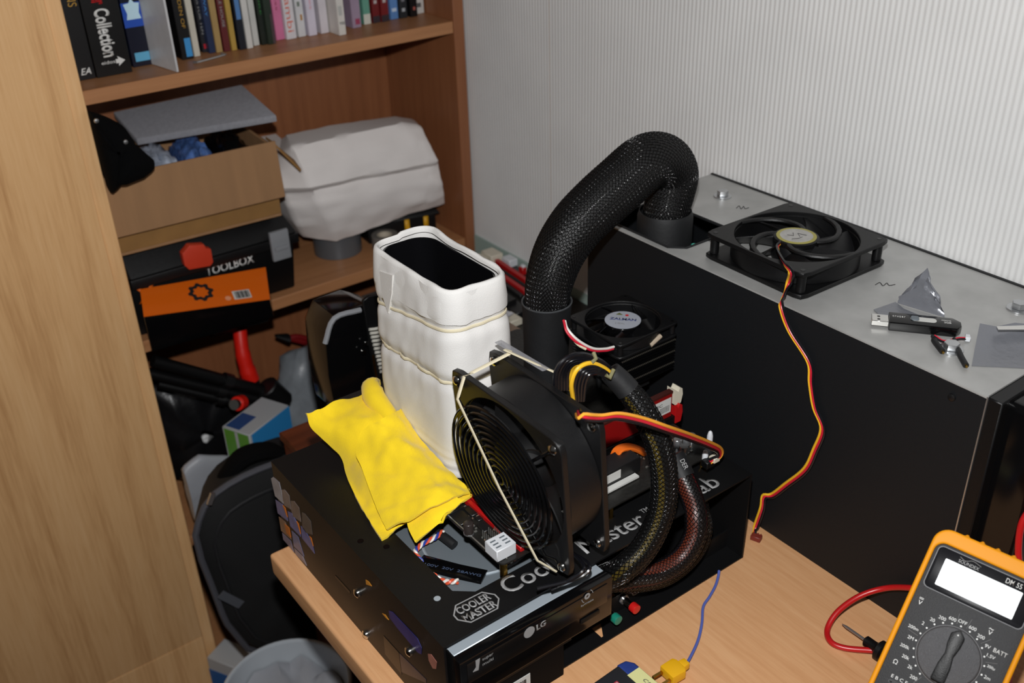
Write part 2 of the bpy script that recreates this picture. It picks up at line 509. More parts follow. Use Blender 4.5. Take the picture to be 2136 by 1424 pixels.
# ---------------------------------------------------------------- books on the upper shelf
def c1(x, y): return (120 + x / 4.188, y / 4.188)
def c2(x, y): return (500 + x / 4.188, y / 4.188)
def bookmat(col):
    n = 'cover_%d_%d_%d' % col
    return mat(n, col, 0.35, var=(40, 0.08))
BK = {}
def book(name, label, cat, a, b, col, h, depth=0.13, yaw=None, pages=True, grp='books and boxes standing on the upper shelf', lean=0.0):
    """a, b: pixels of the lower corners of the spine, standing on the upper shelf"""
    A = pz(a[0], a[1], SH1); B = pz(b[0], b[1], SH1)
    d = V((1, 0, 0)); wd_ = max(.0035, B.x - A.x) - .0005
    yv = V((-d.y, d.x, 0))
    A.x = min(A.x, .8195 - wd_)
    A.y = max((A.y + B.y) / 2, BF + 0.004)
    depth = min(depth, 1.455 - A.y)
    M = frame((A.x, A.y, SH1 + 0.0004), d, yv, (0, 0, 1)) @ R(lean, 'Y')
    m = MB(); t = 0.0012
    if pages and wd_ > 0.006:
        m.box((0, 0, 0), (wd_, t, h)).box((0, t, 0), (t, depth, h)).box((wd_ - t, t, 0), (wd_, depth, h))
        m.box((t, t, 0.003), (wd_ - t, depth - 0.003, h - 0.003), 1)
    else:
        m.box((0, 0, 0), (wd_, depth, h))
    o = part(name, m, [bookmat(col), 'white_paper'], None, 0.0004, 1, M)
    tag(o, label, cat, grp)
    BK[o] = (wd_, h)
    return o
def spine_text(o, s, z0, z1, mat_, frac=0.6, top_down=True, bold=0.0, cx=0.5):
    w_ = BK[o][0]; z0 *= .78; z1 *= .78
    # reads downwards: local x -> -z, local y -> +x
    M = frame((w_ * cx - w_ * frac / 2, -0.0002, z1), (0, 0, -1), (1, 0, 0), (0, -1, 0))
    text(s, o, M, mat_, width=z1 - z0, height=w_ * frac, bold=bold)
def spine_patch(o, z0, z1, col, x0=0.0, x1=1.0, name='spine_band', off=0.0001, rough=0.4):
    w_ = BK[o][0]; z0 *= .78; z1 *= .78
    n = 'band_%d_%d_%d' % col
    part(name, MB().box((w_ * x0, -0.00015 - off, z0), (w_ * x1, 0.0, z1)), mat(n, col, rough), o)
W_ = 'print_white'
mat('print_red', (196, 30, 36), 0.5); mat('print_gold', (170, 130, 50), 0.4); mat('print_blue', (60, 130, 200), 0.5); mat('print_salmon', (206, 110, 92), 0.6)
G1 = None
o = book('game_box', 'black game box with gold title and rounded white emblem at the foot', 'game box', c1(172, 712), c1(345, 685), (22, 22, 24), 0.19)
spine_text(o, 'ROMANS', 0.11, 0.17, 'print_gold', 0.45, cx=0.65); text('EA', o, frame((0.006, -0.0002, 0.006), (1, 0, 0), (0, 0, 1), (0, -1, 0)), W_, height=0.008, bold=0.02, shear=0.3)
o = book('game_box', 'black game box with red and white vertical title and white arrow emblem', 'game box', c1(355, 690), c1(655, 625), (14, 14, 15), 0.21)
w_ = BK[o][0]
spine_text(o, 'Collection', 0.029, 0.102, W_, 0.42, bold=0.03); spine_text(o, 'Tomb Raider', 0.108, 0.19, 'print_red', 0.42, bold=0.03)
part('arrow_emblem', MB().prism([(w_ * .60, .0185), (w_ * .60, .0135), (w_ * .68, .0135), (w_ * .66, .010), (w_ * .86, .016), (w_ * .66, .022), (w_ * .68, .0185)], 0, 0.0002, M=frame((0, -0.0002, 0), (1, 0, 0), (0, 0, 1), (0, -1, 0))), W_, o)
text('eidos', o, frame((w_ * .2, -0.0002, 0.0145), (1, 0, 0), (0, 0, 1), (0, -1, 0)), W_, width=w_ * .38, height=0.004)
o = book('game_box', 'dark blue game box with glowing pale blue crest on its spine', 'game box', c1(660, 590), c1(870, 560), (16, 20, 38), 0.19)
spine_patch(o, 0.062, 0.10, (34, 78, 176), 0.0, 0.85); w_ = BK[o][0]
part('crest', MB().prism([(x * w_, z * .78) for x, z in ((.14, .074), (.76, .074), (.70, .083), (.78, .098), (.58, .099), (.45, .106), (.34, .099), (.10, .098), (.20, .083))], 0, 0.0003, M=frame((0, -0.0003, 0), (1, 0, 0), (0, 0, 1), (0, -1, 0))), mat('crest_blue', (196, 226, 240), 0.4), o)
spine_patch(o, 0.008, 0.022, (96, 170, 206), 0.16, 0.80)
o = book('paper_folder', 'pale grey paper folder splayed beside the blue game box', 'folder', c1(905, 555), c1(945, 560), (188, 186, 190), 0.17, 0.10)
o.matrix_local = T(pz(*c1(925, 572), SH1) + V((0, 0.0, .0005))) @ R(.10)
o = book('paper_folder', 'pale grey loose sheets jutting over the upper shelf edge', 'folder', c1(1040, 600), c1(1080, 605), (196, 195, 196), 0.17, 0.10)
o.matrix_local = T(pz(*c1(1045, 640), SH1) + V((0.001, 0.003, .0005))) @ R(0.16)
def B1(label, a, b, col, h=0.14, name='book', cat='book', **k): return book(name, label, cat, c1(*a), c1(*b), col, h, **k)
def B2(label, a, b, col, h=0.14, name='book', cat='book', **k): return book(name, label, cat, c2(*a), c2(*b), col, h, **k)
o = B1('thin black book with a blue foot and small gold title', (1095, 530), (1195, 510), (18, 18, 20)); spine_patch(o, .004, .034, (60, 140, 200), .42, .95); spine_text(o, 'GARDEN OF', .05, .12, 'print_gold', .3, cx=.6)
o = B1('thin cream-white book next to the blue-footed black book', (1200, 500), (1255, 490), (196, 190, 176))
o = B1('thin charcoal book with a small red dot at the foot', (1270, 462), (1328, 455), (38, 38, 42)); spine_patch(o, .006, .014, (176, 30, 44), .3, .7); spine_text(o, 'STORIES FOR TEN', .03, .12, 'print_grey', .35)
o = B1('thin navy book between the charcoal and the tan spines', (1330, 470), (1390, 460), (34, 46, 76)); spine_text(o, 'THE WAY', .06, .12, 'print_blue', .35)
o = B1('thin tan yellow book right behind the wire bookend', (1395, 465), (1450, 455), (160, 132, 84))
o = B1('thin maroon book with a pale title', (1460, 455), (1520, 445), (92, 34, 36)); spine_text(o, 'THE LITTLE HOUSE', .04, .13, 'print_grey', .4)
o = B1('thin mustard yellow book between maroon and black spines', (1525, 445), (1580, 440), (172, 140, 66))
o = B1('black book with a blurred sky blue patch on its spine', (1595, 440), (1660, 430), (22, 26, 36)); spine_patch(o, .05, .085, (78, 120, 172), .2, .85)
o = B1('thin white book right of the sky blue patch spine', (1665, 430), (1715, 420), (200, 198, 194))
o = B1('narrow white book set back beside a black-green spine', (1720, 405), (1770, 395), (190, 190, 186))
o = B1('black-green book with faint lettering', (1780, 395), (1848, 390), (22, 30, 24)); spine_text(o, 'NATURE', .05, .12, 'green_wire', .3)
o = B1('dark olive book left of the pink spine', (1850, 395), (1910, 380), (32, 44, 34)); spine_patch(o, 0.0, 0.05, (70, 56, 60), .65, 1)
o = B2('bright pink book with a dark rose title', (320, 355), (405, 345), (200, 112, 150)); spine_text(o, 'Princess', .05, .12, mat('rose', (150, 60, 90), .5), .3)
o = B2('white book with a large salmon title reading down the spine', (415, 350), (505, 335), (206, 202, 206), 0.16); spine_text(o, 'Bambi', .012, .085, 'print_salmon', .62)
o = B2('white book with a small brown acorn mark', (510, 325), (595, 320), (202, 202, 204), 0.16); spine_patch(o, .028, .038, (170, 120, 50), .5, .75, 'acorn_mark'); spine_patch(o, .052, .06, (110, 120, 110), .25, .6, 'small_mark')
o = B2('lilac-white book with pale pink letters', (600, 315), (695, 310), (204, 198, 212), 0.16); spine_text(o, 'images', .045, .10, mat('pale_pink', (212, 150, 160), .6), .4)
o = B2('white book with a short coral title', (705, 295), (795, 290), (206, 200, 206), 0.16); spine_text(o, 'Art', .062, .085, 'print_salmon', .5)
o = B2('beige book pulled slightly crooked on the shelf', (806, 288), (856, 300), (170, 160, 140), 0.15)
o = B2('white book with a yellow top and small black print', (860, 310), (950, 308), (206, 202, 196), 0.15); spine_patch(o, .065, .08, (212, 186, 110), .05, .95); text('THE FINDERS', o, frame((.002, -.0002, .014), (1, 0, 0), (0, 0, 1), (0, -1, 0)), 'print_black', width=BK[o][0] * .75, height=.004)
spine_patch(o, .034, .05, (176, 176, 172), .2, .7, 'seal')
o = B2('lavender book with a rose patch near its foot', (985, 250), (1075, 240), (150, 132, 152), 0.15); spine_patch(o, .006, .016, (150, 60, 90), .35, .85)
o = B2('sea green book with a white foot', (1080, 215), (1160, 210), (96, 150, 132), 0.15); spine_patch(o, 0.0, .018, (200, 200, 190))
o = B2('dark red book beside the sea green one', (1165, 205), (1235, 195), (104, 22, 26), 0.15); spine_patch(o, .034, .040, (180, 170, 170), .3, .7, 'title_mark'); spine_patch(o, 0, .012, (50, 40, 46))
o = B2('dark red book beside the light blue one', (1240, 195), (1315, 185), (110, 22, 26), 0.15); spine_patch(o, .034, .040, (180, 170, 170), .3, .7, 'title_mark'); spine_patch(o, 0, .012, (50, 40, 46))
o = B2('light blue book among the dark spines', (1320, 175), (1395, 165), (88, 130, 186), 0.15); spine_patch(o, .014, .02, (190, 205, 225), .2, .8, 'title_mark')
o = B2('slate black book with grey marks', (1400, 165), (1475, 155), (34, 38, 42), 0.15); spine_patch(o, .012, .018, (170, 175, 180), .3, .7, 'title_mark'); spine_patch(o, .03, .036, (120, 120, 126), .3, .7, 'title_mark')
o = B2('jet black book left of the last white one', (1485, 150), (1570, 145), (14, 14, 16), 0.15); spine_patch(o, .012, .018, (170, 90, 80), .4, .7, 'title_mark')
o = B2('white book at the very end of the row by the side panel', (1575, 125), (1645, 105), (198, 196, 192), 0.15, yaw=0.0); spine_patch(o, .012, .02, (90, 90, 90), .3, .7, 'title_mark')
# wire bookend foot
be = MB()
A, B = pz(410, 131, SH1 + .0017), pz(466, 115, SH1 + .0017)
q = [A + V((0.001, 0, 0)), A + V((-.002, .004, 0)), A + V((0.004, 0.002, 0)), B, B + V((.003, .005, 0)), B + V((.001, .009, 0))]
be.tube(smoothpath(q, 4), 0.0016, 8)
tag(part('wire_bookend', be, 'zinc', base=tuple(A)), 'bent silver wire bookend lying before the thin books', 'bookend')
# ---------------------------------------------------------------- middle shelf
# toolbox
TBX0, TBX1, TBY = 0.30, 0.542, 1.268
tb = thing('toolbox', 'black plastic toolbox with clear latches, red clasp and white lettering', 'toolbox', (0.42, 1.34, SH2))
m = MB().hexa([(TBX0, TBY + .006, SH2), (TBX1 - .012, TBY + .006, SH2), (TBX1 - .012, 1.42, SH2), (TBX0, 1.42, SH2)],
              [(TBX0, TBY, .085), (TBX1 - .006, TBY, .085), (TBX1 - .006, 1.43, .085), (TBX0, 1.43, .085)])
part('body', m, 'black_plastic', tb, 0.004, 2, world=True)
part('rim', MB().box((TBX0, TBY - .006, .078), (TBX1, 1.436, .092)), 'black_satin', tb, 0.002, 2, world=True)
lid = part('lid', MB().hexa([(TBX0, TBY - .004, .092), (TBX1, TBY - .004, .092), (TBX1, 1.434, .092), (TBX0, 1.434, .092)],
                      [(TBX0, TBY + .022, .119), (TBX1 - .01, TBY + .022, .119), (TBX1 - .01, 1.42, .119), (TBX0, 1.42, .119)]), 'black_satin', tb, 0.004, 3, world=True)
part('clear_cover', MB().box((TBX0 + .01, TBY + .026, .1185), (TBX1 - .02, 1.41, .1225)), mat('smoky_clear', (60, 62, 66), 0.12, alpha=0.85), lid, 0.002, 2, world=True)
mat('clear_latch', (150, 152, 156), 0.12, alpha=0.8, coat=0.5)
la = part('latch', MB().box((.496, TBY - .013, .062), (.524, TBY - .006, .106)), 'clear_latch', tb, 0.002, 2, world=True)
part('latch_ridge', MB().box((.500, TBY - .016, .078), (.520, TBY - .013, .084)), 'clear_latch', la, 0.001, 2, world=True)
def P(x, y): return py(x, y, TBY - .012)
pts = [P(*q) for q in ((385, 520), (393, 510), (424, 508), (428, 516), (438, 517), (443, 545), (437, 553), (393, 561), (383, 552), (378, 528))]
m = MB().prism([(q.x, q.z) for q in pts], 0, .012, M=frame((0, TBY - .004, 0), (1, 0, 0), (0, 0, 1), (0, -1, 0)))
part('clasp', m, 'latch_red', tb, 0.0015, 2, world=True)
A = py(432, 582, TBY + .001)
text('TOOLBOX', tb, TM[tb].inverted() @ frame((A.x, TBY + .0008, A.z + .004), (1, 0, 0), V((0, -.075, 1)).normalized(), V((0, -1, -.075)).normalized()), 'print_white', width=.071, height=.0135, bold=.02)
text('X', tb, TM[tb].inverted() @ frame((.306, TBY + .0008, .054), (1, 0, 0), V((0, -.075, 1)).normalized(), V((0, -1, -.075)).normalized()), 'orange_card', width=.024, height=.022, bold=.03)
# orange tool-set pack in front
kb = thing('tool_set_box', 'flat black tool-set box with glossy orange lid print and gear emblem', 'box', (0.37, 1.24, SH2))
fl_, fr_ = py(292, 664, 1.222), py(563, 625, 1.208)
bl_, br_ = py(292, 604, 1.264), py(552, 567, 1.264)
for q_ in (fl_, bl_): q_.x = max(q_.x, .2965)
m = MB().hexa([(fl_.x, fl_.y, SH2), (fr_.x + .002, fr_.y, SH2), (br_.x + .004, 1.264, SH2), (bl_.x, 1.264, SH2)], [fl_, fr_, br_, bl_])
body = part('box_body', m, 'black_gloss', kb, 0.002, 2, world=True)
xax = (fr_ - fl_).normalized(); upv = (bl_ - fl_); upv = (upv - xax * upv.dot(xax)).normalized(); nr = xax.cross(upv)
MO = frame(tuple(fl_ + nr * .0003), xax, upv, nr)
loc_ = [MO.inverted() @ q_ for q_ in (fl_, fr_, br_, bl_)]
OW, OH = loc_[1].x, loc_[3].y
part('orange_print', MB().prism([(q_.x, q_.y) for q_ in loc_], .0002, .0006), 'orange_card', kb, M=TM[kb].inverted() @ MO)
gear = []
for k in range(32):
    rr = .0165 if (k // 2) % 2 == 0 else .0135
    a = 2 * PI * k / 32
    gear.append((rr * math.cos(a) * 1.05, rr * math.sin(a)))
part('gear_emblem', MB().ring(gear, [(p[0] * .62, p[1] * .62) for p in gear], 0, .0004), 'print_black', kb, M=TM[kb].inverted() @ MO @ T(.082, .029, .0005))
bar = part('barcode_label', MB().box((.122, .008, .0004), (.146, .023, .0007)), 'label_white', kb, M=TM[kb].inverted() @ MO)
m = MB()
for k in range(11): m.box((.125 + k * .0018, .0095, .0007), (.1258 + k * .0018 + .0004 * (k % 3), .0215, .0009))
part('bars', m, 'print_black', bar, M=Matrix())
part('spot', MB().prism(circ(.004, 16), .0004, .0007), mat('spot_pink', (226, 150, 110), .4), kb, M=TM[kb].inverted() @ MO @ T(.114, .012, 0))

# cardboard box resting on the toolbox, its front flap folded down
yawb = -0.05
BZ = 0.1235
cb = thing('cardboard_box', 'open brown cardboard box with its front flap folded down on the toolbox', 'cardboard box', M=T(.300, 1.275, BZ) @ R(yawb))
CW, CD, CH = .222, .15, .105
t = .004
def cpart(n, lo, hi, mt='cardboard', rot=None):
    return part(n, MB().box(lo, hi), mt, cb, 0.0005, 1, M=rot)
cpart('base', (0, 0, 0), (CW, CD, t)); cpart('back_wall', (0, CD - t, t), (CW, CD, CH)); cpart('side_wall', (0, t, t), (t, CD - t, CH)); cpart('side_wall', (CW - t, t, t), (CW, CD - t, CH))
cpart('front_wall', (0, 0, t), (CW, t, CH), 'cardboard_inside')
part('front_flap', MB().box((-.004, -.004, -.078), (CW + .004, -.0005, 0)), 'cardboard', cb, 0.0005, 1, M=T(0, -.003, CH + .004) @ R(-.10, 'X'))
part('side_flap', MB().add([(0, -.012, 0), (0, .012, 0), (.034, .010, -.040), (.034, -.012, -.048), (.001, -.012, .003), (.001, .012, .003), (.036, .010, -.037), (.036, -.012, -.045)],
     [(0, 1, 2, 3), (7, 6, 5, 4), (0, 4, 5, 1), (1, 5, 6, 2), (2, 6, 7, 3), (3, 7, 4, 0)]), 'cardboard_inside', cb, M=T(CW + .001, .01, CH))
# shiny blue antistatic packets inside
mat('foil_blue', (86, 120, 184), 0.25, metal=0.25, var=(60, 0.7), bump=(60, 0.8)); mat('foil_silver', (165, 174, 190), 0.25, metal=0.25, var=(70, 0.6), bump=(60, 0.8))
for k, (x, mt, lab) in enumerate(((.034, 'foil_blue', 'crumpled blue foil bag beside the black cap in the cardboard box'), (.083, 'foil_silver', 'crumpled silver foil bag between two blue ones in the cardboard box'), (.133, 'foil_blue', 'crumpled blue foil bag next to the shiny black one in the cardboard box'), (.182, 'black_gloss', 'shiny black bag lying in the cardboard box'))):
    top_, bot_ = [], []
    for i in range(11):
        ra, rb_ = [], []
        for j in range(13):
            u_, v_ = i / 10 * 2 - 1, j / 12 * 2 - 1
            e_ = max(0, (1 - u_ ** 4) * (1 - v_ ** 4)) ** .6
            n1_ = noise.noise(V((i * .7 + k * 9, j * .8, k)))
            xx = x + .0235 * u_ * (1 + .0 * n1_); yy = .066 + .052 * v_
            ra.append(V((xx, yy, .0745 + (.034 + .012 * n1_) * e_))); rb_.append(V((xx, yy, .0745 - .040 * e_)))
        top_.append(ra); bot_.append(rb_)
    m = MB().grid(top_).grid([list(reversed(r_)) for r_ in bot_])
    mm = TM[cb]
    o = part('foil_bag', MB().add([mm @ q for q in m.v], m.f), mt, base=tuple(mm @ V((x, .06, .06))), sharp=60)
    tag(o, lab, 'foil bag', 'bags inside the cardboard box')
# grey foam sheet on top of it
fo = [pz(230, 229, .262), pz(504, 176, .292), pz(576, 240, .272), pz(285, 290, .240)]
fo[0].y = min(fo[0].y, 1.44); fo[1].y = min(fo[1].y, 1.44)
b0 = [q + V((0, 0, -.009)) for q in (fo[3], fo[2], fo[1], fo[0])]; t0 = [fo[3], fo[2], fo[1], fo[0]]
tag(part('foam_sheet', MB().hexa(b0, t0), 'foam_grey', None, 0.0015, 2, base=tuple(fo[3])), 'grey foam sheet lying askew over the cardboard box', 'foam sheet')
# paper towel pack on tape roll and black case
def resample(ps, n):
    ps = ps + [ps[0]]; L = [0]
    for a, b in zip(ps, ps[1:]): L.append(L[-1] + (b - a).length)
    res = []
    for k in range(n):
        d = L[-1] * k / n
        for i in range(len(ps) - 1):
            if L[i] <= d <= L[i + 1]:
                res.append(ps[i].lerp(ps[i + 1], (d - L[i]) / max(1e-9, L[i + 1] - L[i]))); break
    return res
pp = thing('paper_towel_pack', 'white paper towel bundle with creased wrapper on the middle shelf', 'paper pack', (.68, 1.36, .06))
mat('tissue_pack', (226, 220, 217), .85, bump=(300, .2))
ctl = [([(598, 283), (700, 262), (823, 244), (862, 250)], 1.375, (588, 292)), ([(610, 308), (720, 284), (838, 258), (874, 262)], 1.300, (582, 325)),
       ([(628, 345), (735, 322), (855, 296), (892, 296)], 1.284, (580, 360)), ([(648, 390), (760, 366), (880, 343), (912, 336)], 1.275, (584, 392)),
       ([(651, 396), (762, 373), (881, 350), (913, 343)], 1.284, (592, 402)), ([(666, 425), (772, 403), (885, 382), (919, 378)], 1.279, (603, 428)),
       ([(688, 462), (782, 440), (880, 420), (926, 410)], 1.284, (620, 468)), ([(702, 502), (776, 474), (850, 445), (924, 424)], 1.300, (634, 492))]
def linpath(P_, k):
    return [a_.lerp(b_, i / k) for a_, b_ in zip(P_, P_[1:]) for i in range(k)] + [P_[-1]]
rows = []
for fr4, yv, lft in ctl:
    r_ = [py(*q, min(yv, 1.36)) for q in fr4]
    lq = py(*lft, min(yv + .035, 1.40))
    lb = V((lq.x + .004, 1.43, lq.z)); rb = V((r_[-1].x - (.03 if yv > 1.35 else .006), 1.43, r_[-1].z - (.07 if yv > 1.35 else .02)))
    rows.append(linpath([lb, lq, r_[0], r_[1], r_[2], r_[3], rb], 7))
dense = [linpath([r_[j] for r_ in rows], 5) for j in range(len(rows[0]))]
rows = [[dense[j][i] for j in range(len(dense))] for i in range(len(dense[0]))]
rows = [[q + V((0, .0035 * noise.noise(V((q.x * 28, q.z * 45, 2))) + .0018 * noise.noise(V((q.x * 80, q.z * 110, 5))) - .004 * max(0, .2 - abs(noise.noise(V((q.x * 22 + q.z * 30, q.z * 12, 9))))), 0)) for q in r_] for r_ in rows]
part('wrapper', MB().grid(rows, thick=.0015), 'tissue_pack', pp, world=True, sharp=50)
part('towel_stack', MB().hexa([(.60, 1.315, .085), (.775, 1.315, .075), (.775, 1.425, .075), (.60, 1.425, .085)], [(.585, 1.33, .175), (.745, 1.33, .165), (.745, 1.425, .165), (.585, 1.425, .175)]), 'white_paper', pp, .004, 2, world=True)
# duct tape roll and the little roll
tp = thing('duct_tape_roll', 'grey duct tape roll standing under the paper towel pack', 'tape roll', (.641, 1.348, SH2))
part('tape', MB().ring(circ(.0375, 40), circ(.027, 40), 0, .05), mat('duct_tape', (96, 99, 103), .35, metal=.3), tp, .0008, 1)
part('core', MB().ring(circ(.0269, 40), circ(.0245, 40), 0.0005, .0495), 'cardboard', tp)
tp = thing('masking_tape_roll', 'small beige tape roll in front of the black case', 'tape roll', (.705, 1.31, SH2))
part('tape', MB().ring(circ(.021, 32), circ(.012, 32), 0, .022), mat('masking', (112, 106, 100), .6), tp, .0006, 1)
part('core', MB().ring(circ(.0119, 32), circ(.0100, 32), 0.0003, .0218), mat('masking_core', (190, 178, 160), .7), tp)
# black case with yellow lettering
cs = thing('case', 'black case with yellow lettering beneath the paper towel pack', 'case', (.745, 1.37, SH2))
part('body', MB().hexa([(.69, 1.335, SH2), (.80, 1.308, SH2), (.805, 1.44, SH2), (.70, 1.445, SH2)], [(.69, 1.335, .038), (.80, 1.308, .038), (.805, 1.44, .038), (.70, 1.445, .038)]), 'black_plastic', cs, .002, 2, world=True)
xa = V((.11, -.027, 0)).normalized()
part('lid', MB().hexa([(.685, 1.330, .038), (.806, 1.301, .038), (.81, 1.444, .038), (.695, 1.449, .038)], [(.69, 1.335, .0455), (.802, 1.308, .0455), (.806, 1.44, .0455), (.70, 1.445, .0455)]), 'black_satin', cs, .002, 2, world=True)
text('L1', cs, TM[cs].inverted() @ frame((.748, 1.3195, .014), xa, (0, 0, 1), (xa.y, -xa.x, 0)), mat('print_yellow', (214, 158, 20), .5), width=.040, height=.022, bold=.03)

# ---------------------------------------------------------------- lower compartment: tools, bags, boxes
SHL = SH3
# red hammer handle
hm = thing('hammer', 'hammer with bright red handle standing in the lower compartment', 'hammer', tuple(py(520, 800, 1.30)))
hp = [py(500, 688, 1.315), py(505, 730, 1.305), py(514, 765, 1.30), py(524, 792, 1.298)]
part('handle', MB().tube(smoothpath(hp, 5), [.0105] * 6 + [.0115] * 5 + [.013] * 5, 12), 'bright_red', hm, world=True)
part('grip_end', MB().tube([hp[-1], hp[-1] + V((.004, 0, -.02))], .011, 10), 'black_plastic', hm, world=True)
hd = py(497, 676, 1.318)
part('head', MB().cyl(hd + V((-.045, 0, .006)), hd + V((.045, 0, .002)), .012, 14), 'black_steel', hm, .001, 1, world=True)
# black camera tripod folded, lying slanted
tr = thing('tripod', 'black folded tripod lying slanted below the hammer', 'tripod', tuple(py(560, 830, 1.29)))
for k, (a, b, r_) in enumerate((((318, 752), (575, 822), .009), ((310, 778), (560, 838), .008), ((330, 800), (548, 852), .007))):
    A, B = py(a[0], a[1], 1.285 + .012 * k), py(b[0], b[1], 1.275)
    lg = part('leg', MB().cyl(A, B, r_, 12), 'black_plastic', tr, world=True)
    part('collar', MB().cyl(A.lerp(B, .55), A.lerp(B, .62), r_ + .003, 12), 'black_satin', lg, world=True)
part('head', MB().cyl(py(555, 805, 1.272), py(590, 838, 1.272), .018, 14), 'black_satin', tr, .002, 1, world=True)
part('knob', MB().cyl(py(505, 838, 1.262), py(494, 842, 1.252), .011, 16), 'bright_red', tr, .001, 1, world=True)
part('knob_cap', MB().cyl(py(494, 842, 1.251), py(488, 844, 1.246), .008, 16), 'chrome', tr, world=True)
# soft bags as closed blobs
def blob(name, label, cat, outline, Yc, depth, mt, amp=.012, fr=30, seed=0, group=None, lo=(.298, -9, SH3 + .003), hi=(.818, 1.455, 9)):
    ps = [py(x, y, Yc) for x, y in outline]
    n = 40; ol = resample(ps, n); cen = sum(ol, V()) / n
    rows = []
    for i in range(11):
        a = PI * (i / 10)
        f = max(.02, math.sin(a)) ** .55; dy = -depth * math.cos(a)
        row = []
        for q in ol:
            p_ = cen.lerp(q, f) + V((0, dy, 0))
            nv_ = V((p_.x * fr, p_.y * fr, p_.z * fr + seed))
            p_ += V((noise.noise(nv_), noise.noise(nv_ + V((9, 0, 0))), noise.noise(nv_ + V((0, 9, 0))))) * amp * f
            row.append(V([min(max(p_[c_], lo[c_]), hi[c_]) for c_ in range(3)]))
        rows.append(row)
    o = part(name, MB().grid(rows, closed=True), mt, base=(cen.x, Yc, min(q.z for q in ol)), sharp=60)
    return tag(o, label, cat, group)
cp = thing('baseball_cap', 'black cloth cap slumped over the cardboard box corner', 'cap', tuple(py(250, 400, 1.24)))
ps = [py(x, y, 1.244) for x, y in ((183, 232), (222, 243), (258, 262), (280, 295), (290, 335), (270, 372), (228, 402), (210, 345), (196, 290))]
for q in ps: q.x = max(q.x, .2945)
olc = resample(ps, 36); cc = sum(olc, V()) / 36
rows = []
for i in range(9):
    a = PI * i / 8
    rows.append([cc.lerp(q, max(.02, math.sin(a)) ** .6) + V((0, -.022 * math.cos(a) + .004 * noise.noise(q * 60), .003 * noise.noise(q * 45 + V((0, 0, i))))) for q in olc])
rows = [[V((max(q.x, .2942), q.y, q.z)) for q in r_] for r_ in rows]
part('crown', MB().grid(rows, closed=True), 'black_soft', cp, world=True, sharp=70)
ps = [py(x, y, 1.226) for x, y in ((262, 285), (292, 308), (325, 337), (323, 355), (302, 372), (262, 388), (240, 385), (250, 330))]
olc = resample(ps, 30); cc = sum(olc, V()) / 30
rows = [[cc.lerp(q, f) + V((0, dy, 0)) for q in olc] for f, dy in ((.02, -.008), (.5, -.006), (.93, -.001), (1, .002), (.95, .005), (.02, .006))]
part('brim', MB().grid(rows, closed=True), 'black_soft', cp, world=True, sharp=70)
for x, y in ((201, 252), (262, 296)): part('button', MB().lathe([(.003, 0), (.0025, .0015), (.0005, .002)], 10, M=T(py(x, y, 1.222)) @ R(PI / 2, 'X')), 'zinc', cp, world=True)
mat('bag_grey', (128, 133, 138), 0.4, var=(30, .15), bump=(90, .8)); mat('bag_white', (150, 152, 158), .45, bump=(60, .5))
mat('bin_liner', (20, 20, 22), 0.32, bump=(70, 1.0)); mat('leather_black', (18, 18, 20), .5, bump=(240, .6))
blob('black_bag', 'crumpled shiny black plastic bag heaped under the tripod', 'bag', [(300, 800), (360, 775), (430, 790), (500, 815), (532, 850), (510, 905), (450, 955), (395, 1000), (350, 990), (310, 900)], 1.385, .05, 'bin_liner', .014, 38, 3)
blob('plastic_bag', 'crumpled grey plastic bag beside the hammer', 'bag', [(592, 745), (620, 722), (668, 738), (708, 800), (720, 860), (715, 960), (690, 1020), (620, 1035), (590, 980), (568, 900), (562, 855), (582, 800)], 1.345, .042, 'bag_grey', .016, 34, 5)
blob('white_bag', 'pale grey sheet of plastic behind the backpack', 'bag', [(340, 1060), (372, 985), (415, 950), (480, 950), (505, 990), (480, 1045), (400, 1085)], 1.215, .012, 'bag_white', .006, 20, 8)
# blue and green carton
ca = thing('carton', 'blue, white and green printed carton on the lower shelf', 'carton', tuple(py(530, 960, 1.20)))
A, B, Cc, D = py(455, 930, 1.215), py(512, 905, 1.19), py(590, 893, 1.215), py(535, 880, 1.24)
def quadbox(ps, dz): return MB().hexa([q + V((0, 0, dz)) for q in ps], ps)
top = [py(512, 912, 1.18), py(592, 905, 1.21), py(560, 868, 1.25), py(478, 876, 1.22)]
zt = sum(q.z for q in top) / 4
c0 = py(520, 908, 1.165); 
M = frame((c0.x, c0.y, c0.z), V((.9, .42, 0)).normalized(), V((-.42, .9, 0)).normalized(), (0, 0, 1))
Mi = TM[ca].inverted() @ M
part('body', MB().box((0, 0, -.09), (.085, .050, 0)), mat('card_white', (168, 170, 172), .5), ca, .0006, 1, M=Mi)
part('blue_print', MB().box((.004, -.0006, -.086), (.0854, .0002, -.002)), mat('card_blue', (44, 130, 190), .45), ca, M=Mi)
part('green_print', MB().prism([(-.086, .003), (-.002, .003), (-.002, .047), (-.086, .047)], 0, .0006, M=frame((-.0006, 0, 0), (0, 0, 1), (0, 1, 0), (1, 0, 0))), mat('card_green', (84, 140, 44), .45), ca, M=Mi)
part('white_stripe', MB().box((-.0008, .022, -.086), (-.0002, .027, -.002)), 'card_white', ca, M=Mi)
text('A4', ca, Mi @ frame((.045, -.0008, -.06), (1, 0, 0), (0, 0, 1), (0, -1, 0)), 'print_black', height=.02, bold=.02)
part('blue_patch', MB().box((.004, .022, .0), (.04, .047, .0005)), mat('card_navy', (40, 70, 120), .5), ca, M=Mi)
